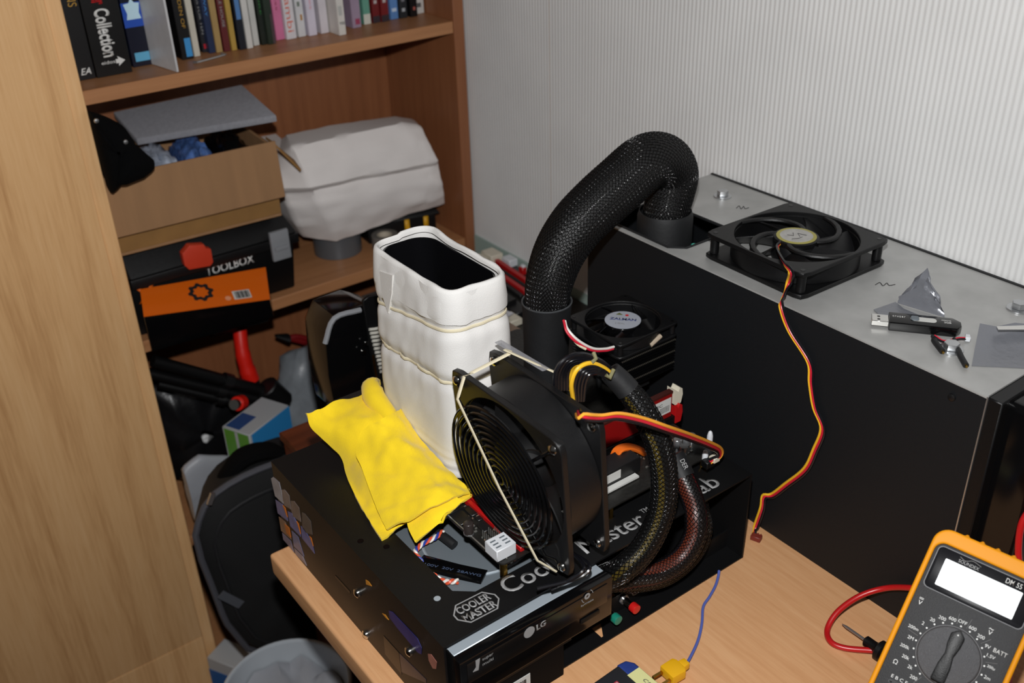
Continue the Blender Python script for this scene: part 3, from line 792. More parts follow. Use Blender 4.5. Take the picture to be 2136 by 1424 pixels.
# red-and-black pliers lying at the back
pl = thing('pliers', 'dark pliers with red grips on the back of the lower shelf', 'pliers', tuple(py(615, 705, 1.36)))
part('jaw', MB().tube([py(575, 700, 1.37), py(600, 705, 1.37)], [.004, .012], 10, flat=(.6, 1)), 'black_steel', pl, world=True)
for d in (-6, 8):
    part('handle', MB().tube(smoothpath([py(600, 705, 1.40), py(625, 706 + d * .6, 1.40), py(680, 722 + d * .6, 1.40)], 4), .005, 8), mat('grip_red', (120, 14, 18), .5), pl, world=True)
# ---------------------------------------------------------------- backpack and bucket on the floor
bp = thing('backpack', 'black backpack with grey piping leaning between desk and bookcase', 'backpack', (.40, 1.08, ZF))
def bpy_(x, y, Yv): return py(x, y, Yv)
outl = [(404, 1110), (416, 1060), (450, 1018), (515, 982), (600, 950), (660, 985), (690, 1130), (720, 1260), (720, 1360), (680, 1378), (590, 1372), (512, 1347), (466, 1290), (440, 1220), (416, 1160)]
def slab(outline, Y0, Y1, bulge, n=48, amp=.006, fr=22):
    ps = [py(x, y, Y0) for x, y in outline]; ol = resample(ps, n); cen = sum(ol, V()) / n
    rows = []
    for f, dy in ((.03, -bulge), (.4, -bulge * .9), (.75, -bulge * .6), (.94, -bulge * .2), (1, .004), (.95, (Y1 - Y0) * .5), (.9, Y1 - Y0 - .01), (.82, Y1 - Y0), (.03, Y1 - Y0)):
        rows.append([cen.lerp(q, f) + V((max(0, dy) * .35, dy + amp * noise.noise(cen.lerp(q, f) * fr), 0)) for q in ol])
    return MB().grid(rows, closed=True), ol
YB = 1.06
m, ol = slab(outl, YB, YB + .085, .022)
part('body', m, mat('nylon_black', (8, 8, 9), .8, bump=(900, .5)), bp, world=True, sharp=60)
part('piping', MB().tube([q + V((0, -.006, 0)) for q in ol], .0045, 8, closed=True), mat('piping_grey', (70, 70, 76), .6), bp, world=True)
inner = [sum(ol, V()) / len(ol) + (q - sum(ol, V()) / len(ol)) * .82 + V((0, -.012, 0)) for q in ol]
part('seam', MB().tube(inner, .0025, 6, closed=True), mat('piping_dark', (26, 26, 28), .6), bp, world=True)
part('carry_handle', MB().tube(smoothpath([py(470, 1000, YB + .03), py(505, 955, YB + .02), py(560, 940, YB + .02), py(590, 960, YB + .03)], 6), .012, 10, flat=(1, 1.6)), 'black_soft', bp, world=True)
part('zip_pull', MB().box((-.003, -.002, -.008), (.003, .002, .008)), 'zinc', bp, M=TM[bp].inverted() @ T(py(440, 1040, YB - .02)) @ R(.5, 'Y'))
part('brand_tag', MB().box((-.02, -.001, -.006), (.02, .001, .006)), mat('tag_grey', (70, 72, 78), .6), bp, M=TM[bp].inverted() @ T(py(482, 1250, YB - .020)) @ R(.95, 'Y'))
part('foot', MB().box((-.13, .0, 0), (.06, .08, .06)), 'nylon_black', bp, .015, 3, M=T(.06, .0, 0))
bk = thing('bucket', 'white plastic bucket seen from above beside the backpack', 'bucket', tuple(V((pz(598, 1434, -.352).x, pz(598, 1434, -.352).y, ZF))))
zb = -.352
bx, by = .287, .888
part('wall', MB().lathe([(.058, 0), (.080, zb - ZF), (.0775, zb - ZF), (.0555, .004)], 48, cap=False), mat('bucket_white', (172, 178, 184), .3), bk)
part('bottom', MB().lathe([(.0555, 0.0), (.0555, .004)], 48), 'bucket_white', bk)
part('rim', MB().tube([(.0805 * math.cos(a * PI / 24), .0805 * math.sin(a * PI / 24), zb - ZF) for a in range(48)], .003, 8, closed=True), 'bucket_white', bk)
rows = [[V((.0745 * r_ * math.cos(2 * PI * j / 28), .0745 * r_ * math.sin(2 * PI * j / 28), (zb - ZF) - .03 + .02 * noise.noise(V((r_ * 4 * math.cos(2 * PI * j / 28), r_ * 4 * math.sin(2 * PI * j / 28), 5))) )) for j in range(28)] for r_ in (.03, .3, .55, .78, .98)]
part('liner', MB().grid(rows, closed=True), 'bag_white', bk, sharp=60)

dt = thing('soap_carton', 'small white and blue carton on the floor beside the bucket', 'carton', tuple(V((.305, 1.212, ZF))))
part('body', MB().box((-.022, -.03, 0), (.022, .03, .075)), mat('carton_white', (176, 178, 180), .5), dt, .001, 1, M=R(.5))
part('blue_band', MB().box((-.0225, -.0305, .018), (.0225, .0305, .05)), mat('carton_blue', (40, 96, 160), .45), dt, M=R(.5))
# ---------------------------------------------------------------- dark red-brown cabinet behind the desk, with the spare board and card
cbn = thing('low_cabinet', 'low mahogany cabinet behind the desk with spare computer parts on it', 'cabinet', (.69, 1.0, ZF))
CT = -0.032
part('top', MB().box((.535, .772, CT - .02), (.838, 1.253, CT)), 'mahogany', cbn, .001, 1, world=True)
part('body', MB().box((.545, .78, ZF), (.83, 1.245, CT - .02)), 'mahogany', cbn, world=True)
wb = thing('wooden_box', 'reddish brown wooden box just behind the test bench', 'box', (.45, .9, ZF))
zc = -.045
c0 = pz(588, 902, zc)
part('body', MB().box((c0.x, c0.y - .165, ZF), (.53, c0.y, zc - .012)), 'mahogany', wb, .001, 1, world=True)
part('lid', MB().box((c0.x - .003, c0.y - .168, zc - .011), (.5335, c0.y + .003, zc)), 'mahogany', wb, .001, 1, world=True)

# ---------------------------------------------------------------- tall black cooling unit (steel case) against the wall
BX0, BX1, BY0, BY1, BH = .653, .838, .305, .760, .249
bxo = thing('cooling_unit', 'black steel cooling unit case with bare galvanised top against the wall', 'computer case', (.745, .53, 0))
part('side_panel', MB().box((BX0, BY0, 0), (BX0 + .0015, BY1, BH - .0015)), 'box_steel', bxo, world=True)
part('side_panel', MB().box((BX1 - .0015, BY0, 0), (BX1, BY1, BH - .0015)), 'box_steel', bxo, world=True)
part('back_panel', MB().box((BX0 + .0015, BY1 - .0015, 0), (BX1 - .0015, BY1, BH - .0015)), 'box_steel', bxo, world=True)
part('base_panel', MB().box((BX0 + .0015, BY0, 0.0), (BX1 - .0015, BY1 - .0015, .0015)), 'box_steel', bxo, world=True)
# top plate with a rounded slot for the hose
hc = V((.697, .688, 0))
sx0, sx1, sy0, sy1, cc_ = BX0 + .006, .7375, .634, .742, .012
slot = [(sx1 - cc_, sy0), (sx1, sy0 + cc_), (sx1, sy1 - cc_), (sx1 - cc_, sy1), (sx0 + cc_, sy1), (sx0, sy1 - cc_), (sx0, sy0 + cc_), (sx0 + cc_, sy0)]
z0_, z1_ = BH - .0015, BH
m = MB().box((BX0 - .0006, BY0, z0_), (BX1, sy0, z1_)).box((BX0 - .0006, sy1, z0_), (BX1, BY1, z1_)).box((sx1, sy0, z0_), (BX1, sy1, z1_)).box((BX0 - .0006, sy0, z0_), (sx0, sy1, z1_))
for (cx_, cy_, ax_, ay_) in ((sx1, sy0, -1, 1), (sx1, sy1, -1, -1), (sx0, sy1, 1, -1), (sx0, sy0, 1, 1)):
    m.prism([(cx_, cy_), (cx_ + ax_ * cc_, cy_), (cx_, cy_ + ay_ * cc_)], z0_, z1_)
tp_ = part('top_plate', m, 'galvanised', bxo, world=True)
part('slot_trim', MB().tube([(q[0], q[1], BH) for q in slot], .0016, 6, closed=True), 'black_rubber', bxo, world=True)
part('wall_gasket', MB().box((BX1 - .001, BY0, BH), (BX1 + .002, BY1, BH + .0012)), 'black_rubber', bxo, world=True)
part('inner_floor', MB().box((BX0 + .002, .56, .12), (BX1 - .002, BY1 - .002, .124)), 'black_steel', bxo, world=True)
def wires(parent, pts, r, mats, spread, k=6, n=7, up=None, twist=0.0, name='wire'):
    """several parallel insulated wires following one path"""
    P_ = smoothpath(pts, k)
    for i, mt in enumerate(mats):
        q = []
        for j, p_ in enumerate(P_):
            a = P_[max(0, j - 1)]; b = P_[min(len(P_) - 1, j + 1)]
            t_ = (b - a).normalized(); u_ = V(up) if up is not None else V((0, 0, 1))
            s_ = t_.cross(u_)
            if s_.length < 1e-4: s_ = V((1, 0, 0))
            s_.normalize(); n_ = s_.cross(t_)
            ang = twist * j / len(P_)
            off = (i - (len(mats) - 1) / 2) * spread
            q.append(p_ + (s_ * math.cos(ang) + n_ * math.sin(ang)) * off)
        part(name, MB().tube(q, r, n), mt, parent, world=True)
wires(bxo, [q_ + V((.006, -.004, 0)) for q_ in [pz(1422, 530, BH - .02), pz(1432, 514, BH - .008), pz(1442, 512, BH - .012), pz(1450, 520, BH - .03)]], .0014, [mat('teal_wire', (60, 170, 150), .4), 'white_wire', 'black_wire'], .0028)
part('screw', MB().lathe([(.0032, 0), (.003, .0014), (.0015, .002)], 12, M=frame(tuple(px(1986, 828, BX0 - .0002)), (0, 0, 1), (0, 1, 0), (-1, 0, 0))), 'black_satin', bxo, world=True)
# front bezel (towards the viewer's right)
bz = part('front_bezel', MB().box((BX0 + .012, BY0 - .045, 0.004), (BX1, BY0, BH - .004)), 'black_gloss', bxo, .006, 3, world=True)
part('front_frame', MB().box((BX0 + .001, BY0 - .012, 0.0), (BX1, BY0, BH - .001)), 'black_plastic', bxo, .001, 1, world=True)
for r_ in (.085, .06):
    part('grille_ring', MB().tube([(BX0 + .100 + r_ * math.cos(a * PI / 20), BY0 - .047, .115 + r_ * math.sin(a * PI / 20)) for a in range(40)], .004, 8, closed=True), mat('bezel_ring', (34, 38, 42), .3), bz, world=True)
part('trim_edge', MB().box((BX0 - .0004, BY0 - .0010, 0), (BX0 + .001, BY0, BH)), 'zinc', bxo, world=True)
# hexagon bolts with washers
hexm = MB().prism(circ(.0062, 6), .0017, .0072).mesh('bolt_head', 'zinc', .0007, 2)
wash = MB().ring(circ(.0098, 32), circ(.003, 32), 0, .0016).mesh('washer', 'zinc', .0003, 1)
for x, y, a in ((1507, 410, .3), (1983, 730, .1), (2124, 645, .6)):
    q = pz(x, y, BH)
    bo = mesh_inst('bolt', hexm, bxo, TM[bxo].inverted() @ T(q) @ R(a))
    mesh_inst('washer', wash, bo, Matrix())
# grey adhesive tape: a flat strip with a crumpled end pulled up
mat('silver_tape', (120, 122, 128), .3, metal=.3, bump=(160, .5))
tpx = [[(1822, 646), (1868, 630)], [(1846, 668), (1885, 644)], [(1870, 686), (1918, 658)], [(1900, 690), (1960, 664)]]
rows = [[pz(*q, BH + .0006) for q in r_] for r_ in tpx]
mbt = MB().grid(rows, thick=.0004)
ridge = []
Aq, Bq = pz(1872, 632, BH + .0006), pz(1970, 662, BH + .0006)
for i in range(13):
    s_ = i / 12
    hgt = .010 + .027 * max(0, 1 - abs(s_ - .5) / .5) ** .8
    ridge.append((s_, hgt))
rows = []
for j in range(11):
    f = j / 10
    row = []
    for s_, hgt in ridge:
        b_ = Aq.lerp(Bq, s_)
        cx_ = Aq.lerp(Bq, .5)
        p_ = b_.lerp(V((cx_.x, cx_.y, b_.z)), .30 * f * f) + V((.004 * f, .004 * f, hgt * f))
        nn = V((s_ * 9, f * 5, 2))
        p_ += V((noise.noise(nn), noise.noise(nn + V((5, 1, 0))), .4 * noise.noise(nn + V((0, 7, 0))))) * .0045 * f
        row.append(p_)
    rows.append(row)
mbt.grid(rows, thick=.0005)
tag(part('tape_scrap', mbt, 'silver_tape', base=tuple(Aq), sharp=35), 'scrap of silver tape pulled up to a crumpled peak behind the memory stick', 'tape')
rows = []
for i in range(7):
    f = i / 6
    a_ = pz(2027 + 60 * f * .2, 762 - 66 * f, BH + .0006); b_ = a_ + V((.075, -.075, 0))
    row = []
    for j in range(9):
        g = j / 8
        p_ = a_.lerp(b_, g); p_.z = BH + .0007 + .010 * max(0, f - .45) ** 1.2 * (1 + .5 * noise.noise(V((g * 5, f * 4, 1)))) * 2
        row.append(p_)
    rows.append(row)
m = MB().grid([[q if q.y > BY0 - .02 else V((q.x, BY0 - .02 + .0 * q.y, q.z)) for q in r_] for r_ in rows], thick=.0004)
tag(part('tape_strip', m, 'silver_tape', base=tuple(pz(2060, 740, BH)), sharp=45), 'strip of silver tape stuck over the front corner of the case top', 'tape')
rows = []
A_ = pz(2082, 690, BH + .012)
tag(part('cutter_blade', MB().add([A_, A_ + V((.055, -.045, .0)), A_ + V((.062, -.038, 0)), A_ + V((.004, .004, 0)), A_ + V((0, 0, .0012)), A_ + V((.055, -.045, .0012)), A_ + V((.062, -.038, .0012)), A_ + V((.004, .004, .0012))],
    [(3, 2, 1, 0), (4, 5, 6, 7), (0, 1, 5, 4), (1, 2, 6, 5), (2, 3, 7, 6), (3, 0, 4, 7)]), 'chrome', base=tuple(A_)), 'thin shiny metal strip lying on the tape strip', 'metal strip')
# black marker scribbles
for k, (x, y, s_) in enumerate(((1548, 432, 1.0), (1845, 592, 1.6))):
    pts = [pz(x + s_ * d, y + e, BH + .0002) for d, e in ((-12, 2), (-6, -3), (-2, 4), (3, -2), (6, 3), (14, 1))]
    part('scribble', MB().tube(smoothpath(pts, 3), .0004, 5), 'print_black', bxo, world=True)

# ---------------------------------------------------------------- USB memory stick with loose wires
A, B = pz(1852, 690, BH), pz(2004, 706, BH)
ua = (B - A).normalized(); ub = V((-ua.y, ua.x, 0))
us = thing('memory_stick', 'black sliding memory stick lying on the metal case top', 'memory stick', M=frame(tuple(A + ub * .0005), ua, ub, (0, 0, 1)))
UL = (B - A).length; UW, UH = .0185, .0085
part('shell', MB().prism([(0, 0), (UL - .004, 0), (UL, .006), (UL, UW - .006), (UL - .006, UW), (0, UW)], 0, UH), 'black_gloss', us, .0012, 2)
part('plug', MB().box((-.0135, .003, .002), (0, UW - .003, .0066)), 'chrome', us, .0003, 1)
for y_ in (.0065, .0115): part('plug_window', MB().box((-.009, y_ - .001, .0066), (-.0068, y_ + .001, .0068)), 'print_black', us)
part('slider_slot', MB().prism(rrect(UL * .36, .0072, .003, 5, UL * .48, UW * .52), UH - .0002, UH + .0002), 'label_white', us)
part('slider', MB().prism(rrect(.0065, .0074, .002, 4, UL * .36, UW * .52), UH, UH + .0012), 'drive_grey', us, .0003, 1)
text('cruzer', us, T(UL * .05, UW * .52, UH + .0001), 'print_white', width=UL * .18, height=.0024, space=1.3)
text('micro', us, T(UL * .73, UW * .60, UH + .0001), 'print_white', width=UL * .13, height=.002)
text('2GB', us, T(UL * .76, UW * .40, UH + .0001), 'print_white', width=UL * .1, height=.0024, bold=.02)
lw = thing('wire_leads', 'two short leads with black sleeves and a white plug on the case top', 'wire', tuple(pz(1975, 710, BH)))
wires(lw, [pz(1948, 700, BH + .006), pz(1970, 712, BH + .003), pz(2000, 706, BH + .003), pz(2016, 706, BH + .003)], .0009, ['red_wire', 'black_wire'], .0016)
part('plug', MB().box((-.003, -.002, -.001), (.003, .002, .003)), 'white_plastic', lw, .0004, 1, M=TM[lw].inverted() @ T(pz(2018, 707, BH + .002)) @ R(.6))
for a_, b_, c_ in (((1945, 700), (1950, 712), (1966, 733)), ((1990, 706), (2002, 738), (2015, 762))):
    q = [pz(*a_, BH + .004), pz(*b_, BH + .003), pz(*c_, BH + .0026)]
    sl = part('sleeve', MB().tube(smoothpath(q, 4), [.0014] * 3 + [.0024] * 6, 10), 'black_rubber', lw, world=True)
    part('tip', MB().tube([q[-1], q[-1] + (q[-1] - q[-2]).normalized() * .002], .001, 8), 'brass', sl, world=True)
# ---------------------------------------------------------------- fans
def sq_pts(s, r, n):
    """n points of a rounded square matching n equal angles"""
    o = []
    for k in range(n):
        a = 2 * PI * k / n; c_, s_ = math.cos(a), math.sin(a)
        h = s / 2
        t_ = h / max(abs(c_), abs(s_))
        x, y = c_ * t_, s_ * t_
        cx_, cy_ = h - r, h - r
        if abs(x) > cx_ and abs(y) > cy_:
            sx, sy = math.copysign(1, x), math.copysign(1, y)
            # ray / corner circle
            ox, oy = sx * cx_, sy * cy_
            b_ = c_ * ox + s_ * oy; q = b_ * b_ - (ox * ox + oy * oy - r * r)
            t2 = b_ + math.sqrt(max(0, q)); x, y = c_ * t2, s_ * t2
        o.append((x, y))
    return o
def fan(th, s, depth, flange, nblade, hub_r, fmat, bmat, M0=Matrix(), struts=0, strut_z=None, hole_mat='black_gloss', posts=True):
    n = 72
    Ri = s / 2 * .955
    m = MB()
    outp = sq_pts(s, s * .055, n); inn = circ(Ri, n)
    m.ring(outp, inn, 0, flange).ring(outp, inn, depth - flange, depth)
    m.ring(circ(s / 2 * .992, n), inn, flange, depth - flange)
    hs = s * .4375
    if posts:
        for sx in (-1, 1):
            for sy in (-1, 1):
                m.lathe([(s * .036, flange), (s * .036, depth - flange)], 14, M=T(sx * hs, sy * hs, 0))
    fr = part('frame', m, fmat, th, .0006, 1, M=M0)
    hole = MB().prism(circ(s * .018, 14), -.0002, .0002).mesh('screw_hole', hole_mat)
    for sx in (-1, 1):
        for sy in (-1, 1):
            for z in (0, depth): mesh_inst('screw_hole', hole, fr, T(sx * hs, sy * hs, z))
    part('hub', MB().lathe([(hub_r, depth * .12), (hub_r, depth * .85), (hub_r * .96, depth * .9), (hub_r * .3, depth * .9)], 40), bmat, th, .0008, 2, M=M0)
    rows = []
    for i in range(7):
        f = i / 6; r_ = hub_r * .98 + (Ri * .965 - hub_r * .98) * f
        wd = (.62 - .18 * f) * (2 * PI / nblade) * 1.25
        row = []
        for j in range(6):
            g = j / 5 - .5
            a = g * wd + .35 * f
            row.append((r_ * math.cos(a), r_ * math.sin(a), depth * (.5 + g * .62)))
        rows.append(row)
    bl = MB().grid(rows, thick=.0012).mesh('blade', bmat, sharp=50)
    for k in range(nblade): mesh_inst('blade', bl, th, M0 @ R(2 * PI * k / nblade))
    return hs
# fan lying on the metal top
fc = V((.728, .549, BH + .0006))
f1 = thing('case_fan', 'black fan lying flat on the metal case top', 'fan', M=T(fc) @ R(-.02))
FD = .0255
fan(f1, .120, FD, .0042, 7, .021, 'black_plastic', 'black_satin')
for k in range(4):
    pts = []
    for i in range(10):
        f = i / 9; r_ = .019 + .040 * f; a = k * PI / 2 + .35 + 1.45 * f ** 1.2
        pts.append((r_ * math.cos(a), r_ * math.sin(a), FD - .0022))
    part('strut', MB().tube(pts, .0026, 8, flat=(.8, 1.15), up=(0, 0, 1)), 'black_plastic', f1)
part('motor_mount', MB().lathe([(.021, FD - .006), (.021, FD - .001), (.020, FD - .0004), (.001, FD - .0004)], 40), 'black_plastic', f1)
lb = part('label', MB().prism(circ(.0185, 40), FD - .0004, FD), mat('label_olive', (158, 150, 74), .5), f1)
part('label_face', MB().prism(circ(.0152, 40), FD, FD + .0002), mat('label_grey', (166, 164, 160), .45, var=(180, .12)), lb)
m = MB()
for p_ in (((-.006, .006), (-.003, .001), (.002, .006)), ((.0, -.004), (.004, .002), (.007, -.006)), ((-.010, -.003), (-.004, -.006), (.001, -.006))):
    m.tube([(x, y, FD + .0003) for x, y in p_], .0003, 5)
part('pen_mark', m, 'print_black', lb)
cab = thing('fan_cable', 'yellow, red and black fan cable hanging down the black case side', 'cable', tuple(px(1575, 1110, BX0 - .004)))
XS = BX0 - .0035
path = [pz(1626, 505, BH + FD), pz(1622, 520, BH + FD - .002), pz(1636, 548, BH + FD + .003), pz(1650, 568, BH + FD + .001), pz(1646, 590, BH + .012), pz(1632, 622, BH + .0035), px(1630, 640, XS), px(1648, 690, XS), px(1688, 755, XS), px(1692, 800, XS), px(1700, 850, XS), px(1716, 895, XS), px(1700, 940, XS), px(1680, 980, XS), px(1640, 1012, XS), px(1612, 1033, XS), px(1594, 1036, XS - .004), px(1590, 1060, XS - .006), px(1578, 1095, XS - .007), pz(1573, 1112, .004)]
path[5].x = BX0 + .003; path[6].x = XS
wires(cab, path, .0012, ['yellow_wire', 'red_wire', 'black_wire'], .0022, 7, 7, up=(1, .05, .25), twist=.0)
cn = part('connector', MB().box((-.0035, -.005, 0), (.0035, .005, .0055)), mat('brown_plastic', (112, 40, 30), .5), cab, .0005, 1, M=TM[cab].inverted() @ T(pz(1577, 1125, 0.0003)) @ R(.35))
for dx in (-.003, 0, .003): part('key', MB().box((.0035, dx - .0006, .001), (.0052, dx + .0006, .0045)), 'brown_plastic', cn)

# big fan standing on the board, leaning on the wrapped pot
K = 1.118
bxv = V((.996, .024, .084)).normalized(); byv = V((-.026, .999, .022)); byv = (byv - bxv * byv.dot(bxv)).normalized(); bzv = bxv.cross(byv)
fcen = CO + (V((.331, .467, .237)) - CO) * K
FS, FDp = .120 * K, .038 * K
MF = frame(tuple(fcen), byv, bzv, bxv)      # local z = depth (+X world), local x = +Y, local y = up
f2 = thing('high_power_fan', 'large black fan with wire grille standing upright beside the white wrapped pot', 'fan', M=MF)
hs = fan(f2, FS, FDp, .0055, 5, .026, 'black_satin', mat('blade_black', (10, 10, 11), .5), posts=False)
# screws
scm = MB().lathe([(.0042, 0), (.004, .0016), (.0022, .0028), (.0006, .003)], 14).mesh('screw', 'chrome')
for sx in (-1, 1):
    for sy in (-1, 1):
        mesh_inst('screw', scm, f2, T(sx * hs, sy * hs, -.0006) @ R(PI, 'X'))
        mesh_inst('screw', scm, f2, T(sx * hs, sy * hs, .0058))
        mesh_inst('screw', scm, f2, T(sx * hs, sy * hs, FDp - .0058) @ R(PI, 'X'))
# wire finger guard
gr = part('grille', MB().tube([(.0055 * math.cos(2 * PI * a / 28), .0055 * math.sin(2 * PI * a / 28), -.0095) for a in range(28)], .00125, 7, closed=True), 'black_gloss', f2)
for k in range(10):
    r_ = .0110 + .0056 * k
    part('grille_ring', MB().tube([(r_ * math.cos(2 * PI * a / 56), r_ * math.sin(2 * PI * a / 56), -.0095) for a in range(56)], .00125, 7, closed=True), 'black_gloss', gr)
for k in range(4):
    a = PI / 4 + k * PI / 2
    c_, s_ = math.cos(a), math.sin(a)
    d = hs * math.sqrt(2)
    part('grille_spoke', MB().tube([(c_ * .005, s_ * .005, -.0075), (c_ * (d - .014), s_ * (d - .014), -.0075), (c_ * (d - .008), s_ * (d - .008), -.002), (c_ * d, s_ * d, -.0012)], .0014, 7), 'black_gloss', gr)
# pale rubber band across the fan
def FW(x, y, z): return MF @ V((x, y, z))
h = FS / 2
rb = thing('rubber_band', 'cream rubber band stretched round the big black fan', 'rubber band', tuple(FW(h * .6, h, 0)))
Ym = fcen.y
bp_ = [FW(h * .70, h + .0012, FDp + .004), FW(h * .70, h + .0014, -.0008), FW(h * .66, h * .80, -.0112), FW(.0, -.010, -.0112), FW(-h * .62, -h * .86, -.0112), FW(-h * .80, -h * 1.0, -.0025)]
q = []
for a, b in zip(bp_, bp_[1:]):
    for i in range(6): q.append(a.lerp(b, i / 6))
q.append(bp_[-1])
part('band', MB().tube(q, .0013, 8, flat=(.55, 1.6), up=tuple(-bxv)), 'tan_rubber', rb, world=True)
q = [bp_[0], FW(h * .45, h + .0014, FDp + .014), FW(h * .05, h + .0014, FDp + .004)]
part('band_tail', MB().tube(smoothpath([bp_[0], FW(h * .72, h + .003, FDp + .001), FW(.0, h + .0022, FDp + .010)], 5), .0013, 8, flat=(.55, 1.6)), 'tan_rubber', rb, world=True)
part('tape_wisp', MB().tube([FW(h * 1.05, h * .98, FDp + .008), FW(h * .1, h + .0035, FDp + .006)], .0035, 8, flat=(.12, 1)), mat('cling', (150, 150, 155), .2, alpha=.55), rb, world=True)
# its wire over to the board
fcable = thing('fan_lead', 'yellow, red and black lead running from the big fan to the board edge', 'cable', tuple(pz(1490, 955, .115)))
path = [FW(-h * .72, h * .60, FDp * .86), py(1213, 868, .4530), py(1250, 872, .4515), py(1290, 868, .4510), py(1340, 878, .4505), py(1390, 895, .450), py(1440, 912, .460), py(1485, 930, .475), py(1501, 940, .482), py(1500, 952, .486), py(1480, 962, .489)]
path[0] = py(1206, 858, .478)
wires(fcable, path, .0013, ['black_wire', 'red_wire', 'amber_wire'], .0025, 7, 7, up=(0, 1, .12), twist=0.0)
part('connector', MB().box((-.006, -.004, -.003), (.004, .004, .004)), 'black_plastic', fcable, .0006, 1, M=TM[fcable].inverted() @ T(py(1478, 965, .492)))
part('pin_block', MB().box((-.0035, -.0035, -.002), (.0035, .0035, .003)), 'cream_plastic', fcable, .0004, 1, M=TM[fcable].inverted() @ T(py(1490, 957, .489)))
for k in range(2):
    sag = [FW(-h * .5 - .012 * k, -h - .002, FDp * .5), py(1218 + 12 * k, 1180, .452), py(1195 + 10 * k, 1205, .452), py(1150 - 30 * k, 1228, .462)]
    part('lead_loop', MB().tube(smoothpath(sag, 6), .0016, 7), 'black_wire', fcable, world=True)
# ---------------------------------------------------------------- open steel test bench
NX0, NX1, NY0, NY1, NZ = .270, .606, .474, .770, .100
tbn = thing('test_bench', 'black steel open test bench with printed top plate and side stickers', 'test bench', (.44, .62, 0))
th_ = .0018
# top plate with a cut-out at the front left (polygons around the hole)
hx0, hx1, hy0, hy1 = .330, .470, .512, .640
e = pz(868, 1160, NZ); e2 = pz(938, 1222, NZ); e3 = pz(985, 1212, NZ)
hx0, hy0, hy1 = .3085, .5075, .62
m = MB()
ho = [(hx0 + .014, hy0), (hx1, hy0), (hx1, hy1), (hx0, hy1), (hx0, hy0 + .012)]
m.box((NX0, NY0, NZ - th_), (NX1, hy0, NZ)).box((NX0, hy0, NZ - th_), (hx0, NY1, NZ)).box((hx1, hy0, NZ - th_), (NX1, NY1, NZ)).box((hx0, hy1, NZ - th_), (hx1, NY1, NZ))
m.prism([(hx0, hy0), (hx0 + .014, hy0), (hx0, hy0 + .012)], NZ - th_, NZ)
part('top_plate', m, 'bench_steel', tbn, world=True)
part('side_plate', MB().box((NX0, NY0, .0006), (NX0 + th_, NY1, NZ - th_)), 'bench_steel', tbn, world=True)
part('side_plate', MB().box((NX1 - th_, NY0, .0006), (NX1, NY1, NZ - th_)), 'bench_steel', tbn, world=True)
# base with holes that show the desk
m = MB(); x0_, x1_ = NX0 + th_, NX1 - th_
zb0, zb1 = .0006, th_
for lo_, hi_ in (((x0_, NY0), (x1_, .480)), ((x0_, .480), (.432, .494)), ((.4435, .480), (x1_, .494)), ((x0_, .494), (x1_, .511)), ((x0_, .511), (.464, .519)), ((.477, .511), (.481, .519)), ((.493, .511), (x1_, .519)), ((x0_, .519), (x1_, NY1))):
    m.box((lo_[0], lo_[1], zb0), (hi_[0], hi_[1], zb1))
m.prism([(.4435, .494), (.434, .480), (.4435, .480)], zb0, zb1)
part('base_plate', m, 'bench_steel', tbn, world=True)
lip = part('front_lip', MB().box((.4445, .4940, th_), (NX1 - th_, .4955, .022)), 'bench_steel', tbn, world=True)
text('CA', lip, TM[lip].inverted() @ frame((.480, .4938, .010), (1, 0, 0), (0, 0, 1), (0, -1, 0)), 'print_grey', height=.008, bold=.02)
mat('button_red', (190, 26, 24), .35); mat('button_green', (24, 120, 100), .35)
for xq, yq, mt in ((1300, 1248, 'button_red'), (1262, 1270, 'button_green')):
    q = py(xq, yq, .4935)
    bt = part('push_button', MB().cyl((q.x, .4935, q.z), (q.x, .4915, q.z), .0055, 6), 'zinc', tbn, .0004, 1, world=True)
    part('stem', MB().cyl((q.x, .4915, q.z), (q.x, .482, q.z), .0034, 14), 'chrome', bt, world=True)
    part('cap', MB().cyl((q.x, .482, q.z), (q.x, .4755, q.z), .0046, 18), mt, bt, .0008, 2, world=True)
# print on the plate
A, B = pz(1062, 1240, NZ), pz(1507, 1010, NZ)
xd = (B - A).normalized(); yd = V((-xd.y, xd.x, 0))
Mt = TM[tbn].inverted() @ frame((A.x, A.y, NZ + .0002), xd, yd, (0, 0, 1))
full = (B - A).length
text('Cooler Master', tbn, Mt, 'print_grey', width=full * .625, height=.0185, bold=.012)
text('TM', tbn, Mt @ T(full * .64, .012, 0), 'print_grey', width=full * .035, height=.005)
text('Lab', tbn, Mt @ T(full * .845, 0, 0), 'print_grey', width=full * .155, height=.0185, bold=.012)
lc = pz(994, 1266, NZ)
Ml = TM[tbn].inverted() @ frame((lc.x, lc.y, NZ + .0002), xd, yd, (0, 0, 1))
hexo = [(-.0195, -.003), (-.0195, .003), (-.0125, .0115), (.0125, .0115), (.0195, .003), (.0195, -.003), (.0125, -.0115), (-.0125, -.0115)]
part('logo_outline', MB().ring(hexo, [(x * .94, y * .91) for x, y in hexo], 0, .0001), 'print_grey', tbn, M=Ml)
text('COOLER', tbn, Ml @ T(-.0150, .0006, 0), 'print_grey', width=.030, height=.0082, bold=.03)
text('MASTER', tbn, Ml @ T(-.0150, -.0090, 0), 'print_grey', width=.030, height=.0082, bold=.03)
for x, y in ((752, 1128), (806, 1140), (912, 1248)):
    part('plate_hole', MB().prism(circ(.0028, 16), 0, .0002), 'black_gloss' if x < 900 else 'drive_steel', tbn, M=TM[tbn].inverted() @ T(pz(x, y, NZ)))
